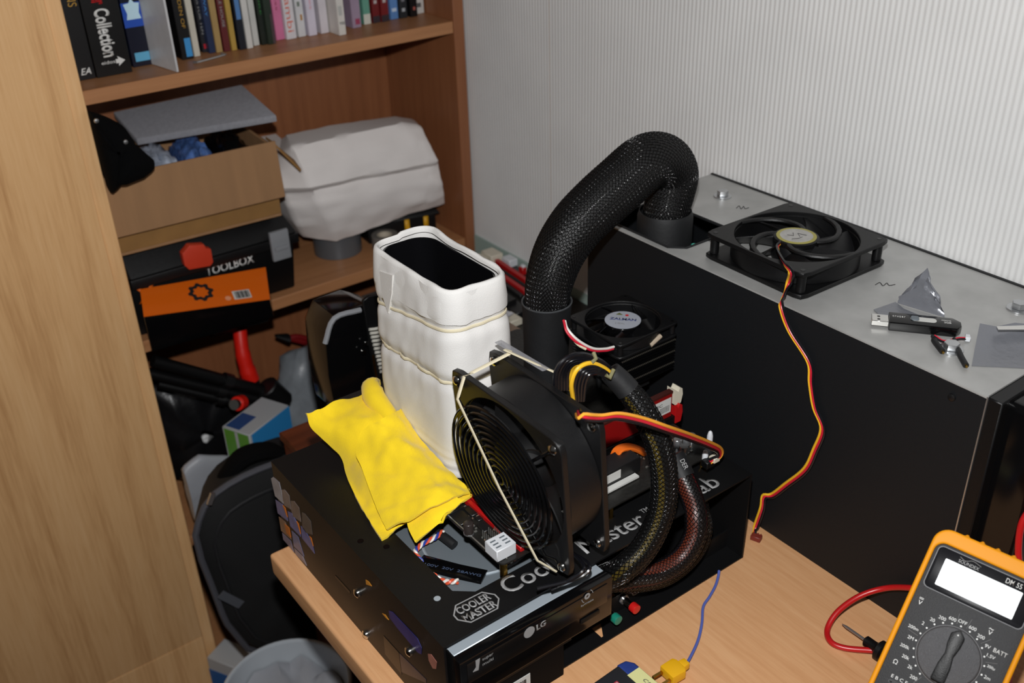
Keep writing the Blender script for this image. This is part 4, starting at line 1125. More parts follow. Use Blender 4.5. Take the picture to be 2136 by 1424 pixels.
# stickers on the left side plate
def sidepoly(pts, name, col, off=.0003, rough=.35):
    q = [px(x, y, NX0 - .0001) for x, y in pts]
    poly = [(p_.y, max(p_.z, .0015)) for p_ in q]
    mm = MB().prism(poly, 0, off, M=frame((NX0, 0, 0), (0, 1, 0), (0, 0, 1), (-1, 0, 0)))
    return part(name, mm, mat('sticker_%d_%d_%d' % col, col, rough, var=(90, .2)), tbn, world=True)
def s6(*ps): return [(560 + x / 7.12, 980 + y / 7.12) for x, y in ps]
sidepoly(s6((40, 125), (72, 102), (160, 180), (190, 300), (222, 500), (100, 385)), 'sticker', (150, 150, 156))
sidepoly(s6((195, 290), (240, 290), (310, 380), (335, 585), (240, 525), (215, 450)), 'sticker', (120, 108, 104))
sidepoly(s6((335, 455), (380, 460), (455, 560), (485, 770), (370, 690), (340, 600)), 'sticker', (112, 98, 92))
sidepoly(s6((500, 625), (545, 650), (630, 760), (655, 960), (560, 930), (505, 850)), 'sticker', (78, 72, 70))
for ps, col in ((((105, 440), (210, 510), (275, 690), (290, 760), (140, 640)), (96, 98, 140)), (((285, 610), (345, 640), (455, 830), (480, 990), (325, 830)), (92, 96, 142)),
                (((480, 830), (530, 870), (655, 1090), (685, 1240), (500, 1010)), (84, 90, 140)), (((155, 690), (250, 770), (340, 1030), (190, 900)), (128, 98, 80)),
                (((345, 900), (440, 990), (530, 1280), (380, 1130)), (100, 104, 136)), (((205, 930), (330, 1050), (390, 1270), (240, 1130)), (110, 106, 130)),
                (((385, 1160), (510, 1280), (570, 1420), (420, 1340)), (120, 116, 132))):
    sidepoly(s6(*ps), 'sticker', col)
for ps in (((215, 520), (250, 560), (285, 700), (262, 650)), ((420, 760), (450, 800), (480, 950), (458, 880)), ((610, 980), (640, 1010), (668, 1130), (640, 1060)), ((240, 790), (310, 860), (335, 1000), (270, 930))):
    sidepoly(s6(*ps), 'sticker_accent', (190, 104, 36), .0005)
def s7(*ps): return [(700 + x / 5.395, 1160 + y / 5.395) for x, y in ps]
sidepoly(s7((340, 262), (375, 285), (408, 335), (345, 315)), 'sticker_accent', (196, 130, 40))
sidepoly(s7((525, 640), (560, 655), (600, 715), (575, 700)), 'sticker_accent', (196, 130, 40))
sidepoly(s7((600, 610), (640, 625), (920, 920), (970, 1030), (965, 1100), (930, 1085), (690, 800), (610, 690)), 'oval_badge', (34, 36, 96))
sidepoly(s7((1040, 1095), (1075, 1100), (1140, 1190), (1130, 1265), (1095, 1260), (1050, 1170)), 'round_badge', (150, 96, 84))
sidepoly(s7((540, 890), (715, 1085), (745, 1330), (560, 1100)), 'window_cutout', (6, 6, 7))
sidepoly(s7((-5, 210), (10, 225), (165, 395), (160, 418), (0, 235)), 'slot', (4, 4, 4))
sidepoly(s7((720, 1090), (1020, 1385), (1020, 1424), (745, 1300)), 'foil_label', (52, 44, 52))
scr2 = MB().lathe([(.0044, 0), (.0042, .0018), (.002, .003), (.0005, .0032)], 14).mesh('screw', 'chrome')
for x, y in ((746, 1236), (764, 1322), (854, 1358)):
    mesh_inst('screw', scr2, tbn, TM[tbn].inverted() @ frame((NX0, px(x, y, NX0).y, max(.006, px(x, y, NX0).z)), (0, 1, 0), (0, 0, 1), (-1, 0, 0)))

# ---------------------------------------------------------------- optical drive slung under the plate
od = thing('optical_drive', 'black disc drive under the front edge of the bench plate', 'disc drive', (.35, .50, .048))
OX0, OX1 = .2735, .4235
OT, OB = .0930, .0515
part('casing', MB().box((OX0 + .001, .468, OB + .001), (OX1 - .001, .505, OT)), 'drive_steel', od, .0008, 1, world=True)
part('side_cheek', MB().box((OX0, .4679, OB), (OX0 + .0014, .4770, OT + .0004)), 'black_plastic', od, world=True)
bz = part('bezel', MB().box((OX0, .4585, OB), (OX1, .4680, OT + .0006)), 'black_gloss', od, .0012, 2, world=True)
tr_ = part('tray_front', MB().box((OX0 + .006, .4577, OB + .018), (OX1 - .006, .4588, OT - .0035)), mat('tray_black', (14, 13, 13), .25), bz, .0006, 2, world=True)
Mo = frame((OX0, .4576, OB), (1, 0, 0), (0, 0, 1), (0, -1, 0))
part('eject_button', MB().box((OX1 - .034, .4575, OB + .010), (OX1 - .014, .4586, OB + .0145)), 'black_plastic', bz, .0006, 2, world=True)
q = py(1104, 1318, .4577)
part('logo_disc', MB().cyl((q.x, .4577, q.z), (q.x, .4575, q.z), .0052, 24), 'print_grey', bz, world=True)
text('LG', bz, TM[bz].inverted() @ frame((q.x + .007, .4576, q.z - .0030), (1, 0, 0), (0, 0, 1), (0, -1, 0)), 'print_grey', height=.0062, bold=.03)
q = py(995, 1388, .4577)
part('disc_emblem', MB().prism([(-.004, -.004), (.001, -.005), (.003, .006), (-.001, .006), (-.001, -.001)], 0, .0002, M=frame((q.x, .4577, q.z), (1, 0, 0), (0, 0, 1), (0, -1, 0))), 'print_grey', bz, world=True)
text('super', bz, TM[bz].inverted() @ frame((q.x + .005, .4576, q.z + .001), (1, 0, 0), (0, 0, 1), (0, -1, 0)), 'print_grey', width=.010, height=.0028)
text('multi', bz, TM[bz].inverted() @ frame((q.x + .005, .4576, q.z - .0035), (1, 0, 0), (0, 0, 1), (0, -1, 0)), 'print_grey', width=.010, height=.0028)
q = py(1225, 1243, .4577)
part('disc_mark', MB().ring(circ(.0030, 20), circ(.0012, 20), 0, .0002, M=frame((q.x, .4577, q.z), (1, 0, 0), (0, 0, 1), (0, -1, 0))), 'print_grey', bz, world=True)
for sgn in (-1, 1):
    part('disc_mark', MB().tube([(q.x + sgn * .0058 * math.cos(a), .4576, q.z + sgn * .0058 * math.sin(a)) for a in (.1, .5, .9)], .0004, 5), 'print_grey', bz, world=True)
text('ReWritable', bz, TM[bz].inverted() @ frame((q.x - .0065, .4576, q.z - .008), (1, 0, 0), (0, 0, 1), (0, -1, 0)), 'print_grey', width=.013, height=.002)
# hard drive below it, with barcode label
hd_ = thing('hard_drive', 'black drive bay with a barcode label below the disc drive', 'hard drive', (.33, .50, .02))
part('casing', MB().box((.276, .4675, .0025), (.380, .5, .048)), mat('matte_black', (7, 7, 8), .7, spec=.12), hd_, .001, 1, world=True)
part('rail', MB().box((.276, .4655, .0405), (.386, .4675, .0425)), mat('rail_grey', (60, 62, 66), .3), hd_, world=True)
q = py(1097, 1400, .4672)
lb_ = part('barcode_label', MB().box((q.x - .026, .4669, .018), (q.x + .004, .4675, .029)), 'label_white', hd_, world=True)
m = MB()
for k in range(16): m.box((q.x - .0235 + k * .0015, .4666, .0195), (q.x - .0229 + k * .0015 + .0003 * (k % 3), .4669, .0255))
part('bars', m, 'print_black', lb_, world=True)
# grey drive seen through the cut-out, with twisted leads
hg = thing('storage_drive', 'grey metal drive lying inside the bench below the cut-out', 'hard drive', (.39, .57, .072))
part('case', MB().box((.300, .5065, .060), (.445, .64, .082)), 'drive_grey', hg, .002, 2, world=True)
part('spindle_ring', MB().tube([(.372 + .048 * math.cos(a * PI / 24), .578 + .048 * math.sin(a * PI / 24), .0822) for a in range(48)], .0014, 6, closed=True), 'drive_steel', hg, world=True)
pc = thing('ribbon_cable', 'flat black cable with faint print inside the bench cut-out', 'cable', tuple(pz(950, 1190, .083)))
part('ribbon', MB().tube([pz(875, 1170, .0845), pz(950, 1190, .0845), pz(1010, 1203, .0845)], .0085, 8, flat=(.12, 1), up=(0, 0, 1)), 'black_gloss', pc, world=True)
A = pz(885, 1178, .0857); Bq = pz(990, 1200, .0857); d = (Bq - A).normalized()
text('100V  20V  28AWG', pc, TM[pc].inverted() @ frame(tuple(A), d, V((-d.y, d.x, 0)), (0, 0, 1)), mat('print_dimblue', (70, 84, 110), .5), width=.05, height=.0028)
def twist_pair(name, label, pts, r, mats, turns, parent=None):
    t = thing(name, label, 'cable', tuple(pts[0]))
    P_ = smoothpath(pts, 14); n = len(P_)
    for i, mt in enumerate(mats):
        q = []
        for j, p_ in enumerate(P_):
            a = P_[max(0, j - 1)]; b = P_[min(n - 1, j + 1)]; t_ = (b - a).normalized()
            s_ = t_.cross(V((0, 0, 1))).normalized(); n_ = s_.cross(t_)
            ph = 2 * PI * (turns * j / n + i / len(mats))
            q.append(p_ + (s_ * math.cos(ph) + n_ * math.sin(ph)) * r * 1.05)
        part('strand', MB().tube(q, r, 6), mt, t, world=True)
    return t
mat('coral_wire', (214, 84, 52), .4)
twist_pair('twisted_lead', 'red, white and blue twisted lead looping at the cut-out corner', [pz(925, 1108, .092), pz(905, 1122, .091), pz(880, 1135, .090), pz(866, 1152, .090), pz(880, 1172, .087)], .0012, ['coral_wire', 'white_wire', 'blue_wire'], 4)
twist_pair('twisted_lead', 'red and white twisted lead along the front edge of the cut-out', [pz(900, 1196, .087), pz(925, 1212, .087), pz(955, 1212, .086)], .0013, ['coral_wire', 'white_wire'], 3)
twist_pair('twisted_lead', 'red and white twisted lead emerging beside the board corner', [pz(1060, 1172, .088), pz(1080, 1158, .0945), pz(1100, 1140, .0955)], .0013, ['coral_wire', 'white_wire'], 3)
tag(part('cable_tie_sleeve', MB().tube([pz(915, 1112, .088), pz(932, 1124, .090), pz(948, 1137, .088)], .0042, 10), 'black_rubber', base=tuple(pz(930, 1125, .088))), 'short black sleeve poking into the cut-out', 'cable sleeve')

# ---------------------------------------------------------------- motherboard
MZ = .1185
mbx = thing('motherboard', 'black motherboard lying on the test bench under pot and fans', 'motherboard', (.47, .65, .1))
PX0, PX1, PY0, PY1 = .3445, .588, .5015, .80
mat('pcb', (26, 25, 23), .35, var=(120, .35), bump=(260, .3)); mat('solder', (176, 176, 170), .3, metal=.8); mat('chip', (20, 20, 21), .4); mat('cap_brown', (46, 40, 38), .3)
part('circuit_board', MB().prism(rrect(PX1 - PX0, PY1 - PY0, .006, 4, (PX0 + PX1) / 2, (PY0 + PY1) / 2), MZ - .0016, MZ), 'pcb', mbx, world=True)
so = MB().lathe([(.0035, 0), (.0035, MZ - .0016 - NZ)], 6).mesh('standoff', 'brass')
for x in (.352, .465, .580):
    for y_ in (.510, .655, .762): mesh_inst('standoff', so, mbx, TM[mbx].inverted() @ T(x, y_, NZ))
edge = MB().tube([(PX0 + .0012, y_, MZ + .0003) for y_ in (PY0 + .012, PY0 + .06, PY0 + .11)], .0007, 6)
part('white_line', edge, 'solder', mbx, world=True)
def bpart(n, x0, y0, x1, y1, h, mt, bev=.0004, z=MZ): return part(n, MB().box((x0, y0, z), (x1, y1, z + h)), mt, mbx, bev, 1, world=True)
# sata / connector block at the near corner
q = pz(1050, 1128, MZ + .011)
cw = bpart('drive_connector', q.x - .0118, q.y - .0075, q.x + .0072, q.y + .0095, .011, 'white_plastic', .0006)
for i in range(2):
    for j in range(3): part('contact', MB().box((q.x - .0095 + .009 * i, q.y - .004 + .004 * j, MZ + .011), (q.x - .0045 + .009 * i, q.y - .0025 + .004 * j, MZ + .0112)), 'drive_grey', cw, world=True)
bpart('slot', q.x + .0098, PY0 + .003, q.x + .0138, .595, .0045, 'red_plastic'); bpart('slot', q.x + .0152, PY0 + .006, q.x + .0185, .595, .0045, 'red_plastic')
# capacitor, chips, tiny parts
q = pz(978, 1112, MZ)
cpo = part('capacitor', MB().lathe([(.0042, 0), (.0042, .0105), (.0038, .0112), (.0005, .0112)], 18), 'cap_brown', mbx, .0003, 1, M=TM[mbx].inverted() @ T(q))
part('sleeve_ring', MB().lathe([(.0045, 0), (.0045, .0012)], 18), 'zinc', cpo)
for x, y, a, b, h in ((960, 1080, .006, .010, .0022), (985, 1066, .005, .007, .002), (938, 1064, .010, .008, .004), (1000, 1082, .003, .003, .0015), (1010, 1100, .004, .006, .0016), (995, 1052, .006, .004, .0016)):
    p_ = pz(x, y, MZ); bpart('chip', p_.x - a, p_.y - b, p_.x + a, p_.y + b, h, 'chip')
rnd = random.Random(4)
m = MB(); m2 = MB()
for k in range(230):
    x = rnd.uniform(PX0 + .004, PX0 + .075) if k < 170 else rnd.uniform(.52, PX1 - .004); y_ = rnd.uniform(PY0 + .004, PY0 + .11) if k < 170 else rnd.uniform(PY0 + .004, PY0 + .06)
    a, b = rnd.choice(((.0009, .0005), (.0005, .0009), (.0012, .0008), (.0005, .0005)))
    (m if rnd.random() < .6 else m2).box((x - a, y_ - b, MZ), (x + a, y_ + b, MZ + rnd.uniform(.0006, .0012)))
part('solder_dots', m, 'solder', mbx, world=True, kind='stuff')
part('small_components', m2, mat('smd_tan', (120, 100, 84), .5), mbx, world=True, kind='stuff')
for k in range(3):
    m = MB()
    for i in range(9): m.box((PX0 + .008 + k * .006, PY0 + .016 + i * .0026, MZ), (PX0 + .0086 + k * .006, PY0 + .0166 + i * .0026, MZ + (.007 if k < 2 else .0045)))
    part('pin_header', m, 'solder', mbx, world=True)
for x, y in ((1480, 905), (1470, 945)):
    part('standoff_clip', MB().lathe([(.0028, 0), (.0028, .008), (.0018, .012), (.0008, .013)], 10), 'white_plastic', mbx, M=TM[mbx].inverted() @ T(pz(x, y + 18, MZ)))
for x, y in ((1412, 930), (1432, 925), (1442, 920), (1425, 945)):
    part('capacitor', MB().lathe([(.004, 0), (.004, .007), (.0034, .0078), (.0004, .0078)], 14), 'zinc', mbx, M=TM[mbx].inverted() @ T(pz(x, y, MZ)))
# memory slots near the right, running along X
def ypl(n, Yv, a, b, thick, mt, bev=.0004, par=mbx):
    A, B = py(*a, Yv), py(*b, Yv)
    return part(n, MB().box((min(A.x, B.x), Yv, min(A.z, B.z)), (max(A.x, B.x), Yv + thick, max(A.z, B.z))), mt, par, bev, 1, world=True)
YR = .560
rm = thing('memory_module', 'memory module with red heat spreader and white label on the board', 'memory module', (.50, YR, MZ))
Al, Bl = py(1215, 900, YR), py(1402, 850, YR)
RX0, RX1 = .430, py(1402, 845, YR).x
part('heat_spreader', MB().box((RX0, YR, MZ + .008), (RX1, YR + .005, MZ + .036)), mat('spreader_red', (150, 20, 20), .3, metal=.3), rm, .0006, 1, world=True)
part('edge_strip', MB().box((RX0, YR - .0003, MZ + .034), (RX1, YR + .0053, MZ + .0362)), mat('spreader_dark', (60, 24, 20), .4), rm, world=True)
lb2 = part('label', MB().box((RX1 - .030, YR - .0003, MZ + .014), (RX1 - .002, YR, MZ + .030)), 'label_white', rm, world=True)
text('SPEC', lb2, TM[lb2].inverted() @ frame((RX1 - .027, YR - .0004, MZ + .024), (1, 0, 0), (0, 0, 1), (0, -1, 0)), 'print_black', width=.014, height=.003)
m = MB()
for k in range(9): m.box((RX1 - .016 + k * .0014, YR - .0004, MZ + .016), (RX1 - .0155 + k * .0014, YR - .0003, MZ + .0225))
part('bars', m, 'print_black', lb2, world=True)
text('plus', rm, TM[rm].inverted() @ frame((RX0 + .03, YR - .0005, MZ + .012), (1, 0, 0), (0, 0, 1), (0, -1, 0)), 'print_white', width=.016, height=.006, bold=.02, shear=.3)
bpart('memory_slot', RX0 - .004, YR - .002, RX1 + .004, YR + .007, .008, 'black_plastic')
bpart('memory_slot', RX0 - .004, YR + .012, RX1 + .004, YR + .020, .008, 'red_plastic')
for mt, z0_, z1_, x0_, x1_, ya in (('red_plastic', 0, .020, .0045, .0135, -.003), ('cream_plastic', .0185, .036, .0045, .0155, .000)):
    hh = z1_ - z0_
    part('slot_clip', MB().prism([(x0_, z0_), (x1_ - .002, z0_), (x1_, z0_ + hh * .5), (x1_ - .001, z1_ - .002), (x1_ - .004, z1_), (x1_ - .006, z1_ - .004), (x0_, z1_)], 0, .010, M=frame((RX1 - .002, YR + ya + .010, MZ), (1, 0, 0), (0, 0, 1), (0, -1, 0))), mt, mbx, world=True)
# front card: black module with white labels, silver edge
YC = .522
cd = thing('expansion_card', 'low black card with white stickers and a silver edge on the board front', 'circuit card', (.45, YC, MZ))
part('body', MB().box((.414, YC, MZ + .001), (.512, YC + .02, MZ + .017)), 'chip', cd, .0006, 1, world=True)
part('edge_strip', MB().box((.410, YC - .006, MZ + .0008), (.505, YC - .0002, MZ + .003)), 'label_white', cd, .0003, 1, world=True)
for x0, x1 in ((.430, .447), (.462, .488)):
    part('sticker', MB().box((x0, YC - .0004, MZ + .006), (x1, YC, MZ + .0145)), 'label_white', cd, world=True)
m = MB()
for k in range(7): m.box((.433 + k * .0018, YC - .0006, MZ + .0075), (.4338 + k * .0018, YC - .0004, MZ + .0125))
part('bars', m, 'print_black', cd, world=True)
# orange loom dropping into the board
lo = thing('orange_cable', 'flat orange, blue and green cable loop plugged into the board', 'cable', tuple(py(1300, 950, .545)))
for k in range(5):
    p_ = [py(1272 + 3 * k, 968, .546 - .002 * k), py(1282 + 3 * k, 938 + k, .545 - .002 * k), py(1306 + 2 * k, 928 + 2 * k, .545 - .002 * k), py(1335, 935 + 2 * k, .546 - .002 * k), py(1362, 952 + 2 * k, .548 - .002 * k)]
    part('wire', MB().tube(smoothpath(p_, 6), .0019, 7), 'orange_wire', lo, world=True)
for mt, d in (('blue_wire', 12), ('green_wire', 24)):
    part('wire', MB().tube(smoothpath([py(1276 + d, 978, .543), py(1288 + d, 950, .543), py(1306 + d * .6, 945, .543)], 6), .0016, 7), mt, lo, world=True)
# ---------------------------------------------------------------- wrapped pot
pot = thing('wrapped_pot', 'tall black rectangular pot wrapped in white paper towel, open at the top', 'pot', (.411, .676, MZ))
PCX, PCY, PHX, PHY = .4115, .676, .0295, .0625
PZ0, PZ1 = MZ + .003, .303
def ss(a, b, x):
    t_ = max(0, min(1, (x - a) / (b - a))); return t_ * t_ * (3 - 2 * t_)
def rr_dir(n=64, r=.015):
    """perimeter points (offset, outward normal) of the rounded rectangle"""
    o = []
    pts = rrect(2 * PHX, 2 * PHY, r, 8)
    ps = [V((x, y, 0)) for x, y in pts]
    rs = resample(ps, n)
    for k in range(n):
        t_ = (rs[(k + 1) % n] - rs[k - 1]).normalized()
        o.append((rs[k], V((t_.y, -t_.x, 0))))
    return o
per = rr_dir(96)
def band_z(p_, zb, zf):          # tilted band: zb at the far end, zf at the near end
    f = (p_.y + PHY) / (2 * PHY)
    return zf + (zb - zf) * f
B1z, B2z = (.249, .267), (.208, .2165)
def wrap_pt(k, z, extra=0.0):
    p_, nn = per[k % 96]
    d = .0012
    for (zb, zf) in (B1z, B2z):
        dz = z - band_z(p_, zb, zf)
        d -= .0030 * math.exp(-(dz / .006) ** 2)
    up_ = z > band_z(p_, *B2z)
    d += .0016 if up_ else 0
    nv_ = V((p_.x * 24 + 3, p_.y * 24, z * 14))
    d += .0016 * noise.noise(nv_) + .0005 * noise.noise(V((p_.x * 90, p_.y * 90 + z * 40, z * 60)))
    # gathered pleats fanning from the bands
    for (zb, zf) in (B1z, B2z):
        dz = abs(z - band_z(p_, zb, zf))
        d += .0010 * noise.noise(V((k * .33, zb * 90, 3))) * math.exp(-(dz / .022) ** 2)
    # taper towards the foot and soft horizontal ripples there
    d += .0065 * (1 - (z - PZ0) / (PZ1 - PZ0))
    d += .0008 * math.sin(z * 700 + p_.y * 60) * ss(.155, .125, z)
    return V((PCX, PCY, 0)) + p_ + nn * (d + extra) + V((0, 0, z))
rows = []
NZR = 70
for i in range(NZR + 1):
    z = PZ0 + (PZ1 - .003 - PZ0) * i / NZR
    rows.append([wrap_pt(k, z) for k in range(96)])
mat('tissue', (212, 210, 207), .85, bump=(1100, .25), var=(22, .02))
part('paper_wrap', MB().grid(rows, closed=True), 'tissue', pot, world=True, sharp=60)
# folded-over collar at the top with ragged rim and a hanging flap
rows = []
def rim(k): return PZ1 + .0015 * noise.noise(V((per[k % 96][0].x * 45, per[k % 96][0].y * 45, 4))) + .003 * math.exp(-((per[k % 96][0].y - .055) / .02) ** 2) * (1 if per[k % 96][0].x > 0 else .3)
def low(k):
    p_ = per[k % 96][0]
    z = band_z(p_, .262, .272) + .0015 * noise.noise(V((k * .4, 1, 1)))
    if p_.x < -.02: z -= .012 * max(0, 1 - abs(p_.y - .038) / .018)
    return z
for f, ex in ((0, .0030), (.02, .0044), (.3, .0046), (.6, .0040), (.9, .0032), (.985, .0018), (1.0, .0003), (.99, -.0010), (.94, -.0016), (.88, -.0020)):
    row = []
    for k in range(96):
        z0_, z1_ = low(k), rim(k)
        z = z0_ + (z1_ - z0_) * f
        p_, nn = per[k]
        b_ = V((PCX, PCY, 0)) + p_ + nn * (ex + .0016 * noise.noise(V((p_.x * 60, p_.y * 60, z * 40))) * (1 if ex > 0 else 0)) + V((0, 0, z))
        row.append(b_)
    rows.append(row)
part('folded_collar', MB().grid(rows, closed=True), 'tissue', pot, world=True, sharp=60)
# pasted flap edge near the far corner
fx = PCX - PHX - .0050
part('flap', MB().add([(fx + .0008, .718, .262), (fx - .0004, .708, .2475), (fx - .0008, .697, .272), (fx, .694, .290), (fx + .0008, .718, .285), (fx + .003, .718, .262), (fx + .002, .708, .2475), (fx + .002, .697, .272), (fx + .003, .694, .290), (fx + .003, .718, .285)],
    [(0, 1, 2, 3, 4), (9, 8, 7, 6, 5), (0, 5, 6, 1), (1, 6, 7, 2), (2, 7, 8, 3), (3, 8, 9, 4), (4, 9, 5, 0)]), 'tissue', pot, world=True)
# the dark pot itself
inn = rrect(2 * PHX - .0075, 2 * PHY - .0075, .018, 8); ou = rrect(2 * PHX - .0045, 2 * PHY - .0045, .019, 8)
part('pot_wall', MB().ring([(PCX + x, PCY + y) for x, y in ou], [(PCX + x, PCY + y) for x, y in inn], PZ0, PZ1 - .006), mat('pot_black', (12, 12, 14), .18), pot, world=True)
part('pot_floor', MB().prism([(PCX + x, PCY + y) for x, y in inn], PZ0, PZ0 + .006), 'pot_black', pot, world=True)
for nm, (zb, zf) in (('upper', B1z), ('lower', B2z)):
    pts = []
    for k in range(96):
        p_, nn = per[k]
        z = band_z(p_, zb, zf) + .0008 * noise.noise(V((k * .2, 3, zb)))
        pts.append(wrap_pt(k, z, .0012))
    o = part('rubber_band', MB().tube(pts, .0014, 8, closed=True, flat=(1.1, .7), up=(0, 0, 1)), 'tan_rubber', base=tuple(pts[0]))
    tag(o, 'cream rubber band round the wrapped pot just under its collar' if nm == 'upper' else 'cream rubber band round the middle of the wrapped pot', 'rubber band')

# ---------------------------------------------------------------- yellow cloth
mat('yellow_cloth', (240, 206, 18), .9, var=(60, .05), bump=(1400, .35), sheen=.2)
def patch(ctrl, k=8):
    """ctrl: rows of control points -> dense smooth rows"""
    rws = [smoothpath(r_, k) for r_ in ctrl]
    cols = [smoothpath([r_[j] for r_ in rws], k) for j in range(len(rws[0]))]
    return [[cols[j][i] for j in range(len(cols))] for i in range(len(cols[0]))]
def rumple(rows, amp, fr, seed, lift=0.0):
    out_ = []
    for i, r_ in enumerate(rows):
        o_ = []
        for j, q in enumerate(r_):
            nv_ = V((q.x * fr, q.y * fr * .7, seed))
            cr_ = abs(noise.noise(V((q.x * fr * .9 + q.y * fr * .5, q.y * fr * .25, seed + 4))))
            o_.append(q + V((0, 0, lift + amp * (noise.noise(nv_) + .5 * noise.noise(nv_ * 2.3) - 1.6 * max(0, .25 - cr_)))))
        for q in o_:                                  # lies on the board and its parts
            if q.x > .338 and q.y > PY0: q.z = max(q.z, MZ + .0042 + .0026 + lift)
            if q.x > .362 and q.y > PY0 and q.y < .60: q.z = max(q.z, MZ + .0057 + .0026 + lift)
            if q.x < .338: q.z = max(q.z, NZ + .0024)
        out_.append(o_)
    return out_
PZc = NZ + .0025
ctrl = [
    [pz(842, 812, .150), pz(790, 812, .150), pz(735, 828, .150), pz(690, 842, .150), pz(640, 862, .150)],
    [pz(838, 860, .142), pz(800, 865, .150), pz(755, 875, .148), pz(705, 888, .140), pz(652, 898, .132)],
    [pz(862, 902, .132), pz(830, 920, .139), pz(790, 930, .130), pz(745, 942, .126), pz(708, 950, .114)],
    [pz(898, 948, .128), pz(868, 965, .134), pz(825, 980, .124), pz(780, 990, .126), pz(722, 990, PZc + .002)],
    [pz(938, 988, .126), pz(905, 1010, .132), pz(865, 1030, .126), pz(800, 1035, .116), pz(742, 1035, PZc)],
    [pz(972, 1012, .126), pz(945, 1040, .128), pz(895, 1065, .122), pz(825, 1078, .110), pz(768, 1082, PZc)],
    [pz(992, 1028, .126), pz(958, 1050, .126), pz(900, 1085, .120), pz(848, 1092, .106), pz(796, 1124, PZc)],
]
base_rows = rumple(patch(ctrl, 9), .0040, 55, 1)
m = MB().grid(base_rows, thick=.0022)
# upper folded layer whose edge runs down the middle
ctrl2 = [
    [pz(845, 850, .150), pz(815, 868, .156), pz(780, 885, .154), pz(752, 902, .148)],
    [pz(872, 905, .138), pz(838, 925, .147), pz(795, 938, .142), pz(742, 945, .132)],
    [pz(912, 955, .134), pz(875, 975, .141), pz(822, 985, .132), pz(757, 985, .124)],
    [pz(955, 1000, .132), pz(915, 1022, .138), pz(860, 1045, .128), pz(785, 1060, .112)],
    [pz(985, 1022, .131), pz(930, 1045, .134), pz(872, 1075, .124), pz(806, 1106, PZc + .004)],
]
m.grid(rumple(patch(ctrl2, 9), .0036, 60, 6, .0016), thick=.0022)
ctrl3 = [
    [pz(935, 1030, .131), pz(895, 1052, .125), pz(848, 1080, .113)],
    [pz(955, 1042, .130), pz(905, 1082, .122), pz(852, 1105, .108)],
    [pz(962, 1052, .128), pz(915, 1096, .118), pz(866, 1134, .1045)],
]
m.grid(rumple(patch(ctrl3, 8), .0014, 60, 9, .002), thick=.0022)
rows = []
ax = [pz(780, 797, .153), V((.3715, .743, .153)), V((.3655, .728, .151)), V((.3645, .706, .146)), V((.3640, .680, .137))]
rl_ = smoothpath(ax, 5)
m.tube(rl_, [.002 + .0095 * min(1, i / 4) ** .5 - .004 * max(0, i - 8) / 12 for i in range(len(rl_))], 14)
for q in m.v:                                         # tucked up against the foot of the pot, not through it
    if q.z > PZ0 - .004:
        ex_ = .0065 * (1 - (q.z - PZ0) / (PZ1 - PZ0)) + .0015
        dx_, dy_ = abs(q.x - PCX) - (PHX + ex_), abs(q.y - PCY) - (PHY + ex_)
        if dx_ < 0 and dy_ < 0:
            if dx_ > dy_ or q.y > PCY - PHY * .6: q.x = PCX - PHX - ex_
            else: q.y = PCY - PHY - ex_
tag(part('dust_cloth', m, 'yellow_cloth', base=tuple(pz(850, 1000, NZ)), sharp=75), 'crumpled yellow dust cloth spread round the foot of the white pot', 'cloth')

# ---------------------------------------------------------------- braided hose
HY = .69
hp_ = [(1383, 500), (1388, 448), (1398, 402), (1402, 362), (1382, 336), (1345, 340), (1293, 384), (1244, 428), (1200, 474), (1166, 528), (1146, 588), (1138, 650), (1136, 770)]
pts = [py(x, y, HY) for x, y in hp_]
pts[0] = V((.6965, HY, BH - .02)); 
pts[-1] = V((pts[-2].x - .001, HY, MZ + .001))
ho = thing('braided_hose', 'thick black braided hose arching from the cooling unit to the board', 'hose', tuple(pts[-1]))
sp_ = smoothpath(pts[:12], 10)
n = len(sp_)
hr = [.0205 + .0068 * math.sin(PI * min(1, max(0, (i / n - .04) / .92))) ** .8 for i in range(n)]
sl_ = part('braided_sleeve', MB().tube(sp_, hr, 40, up=(0, 1, 0)), mat('hose_core', (9, 8, 8), .6, var=(160, .3)), ho, world=True, sharp=60)
part('woven_strands', braid_mesh(sp_, hr, 42, .17, .00058, .0003), mat('strand_black', (7, 7, 8), .16), sl_, world=True, sharp=180, kind='stuff')
P0, P1 = pts[11].lerp(pts[10], .35), pts[-1]
sock = MB().tube([P0, P0.lerp(P1, .12), P0.lerp(P1, .5), P1], [.0245, .0238, .0225, .0225], 32, caps=False)
sock.tube([P0, P0.lerp(P1, .3)], [.0235, .0225], 32, caps=False)
part('foam_socket', sock, 'black_rubber', ho, world=True, sharp=60)
part('socket_lip', MB().tube([P0 + V((.0242 * math.cos(a * PI / 20), .0242 * math.sin(a * PI / 20), .0005)) for a in range(40)], .0009, 6, closed=True), mat('lip_grey', (66, 68, 70), .4), ho, world=True)
part('base_collar', MB().lathe([(.0285, -.03), (.0285, .010), (.0268, .016), (.0262, .016), (.0265, -.03)], 40, M=T(.6965, HY, BH)), 'black_rubber', ho, world=True)

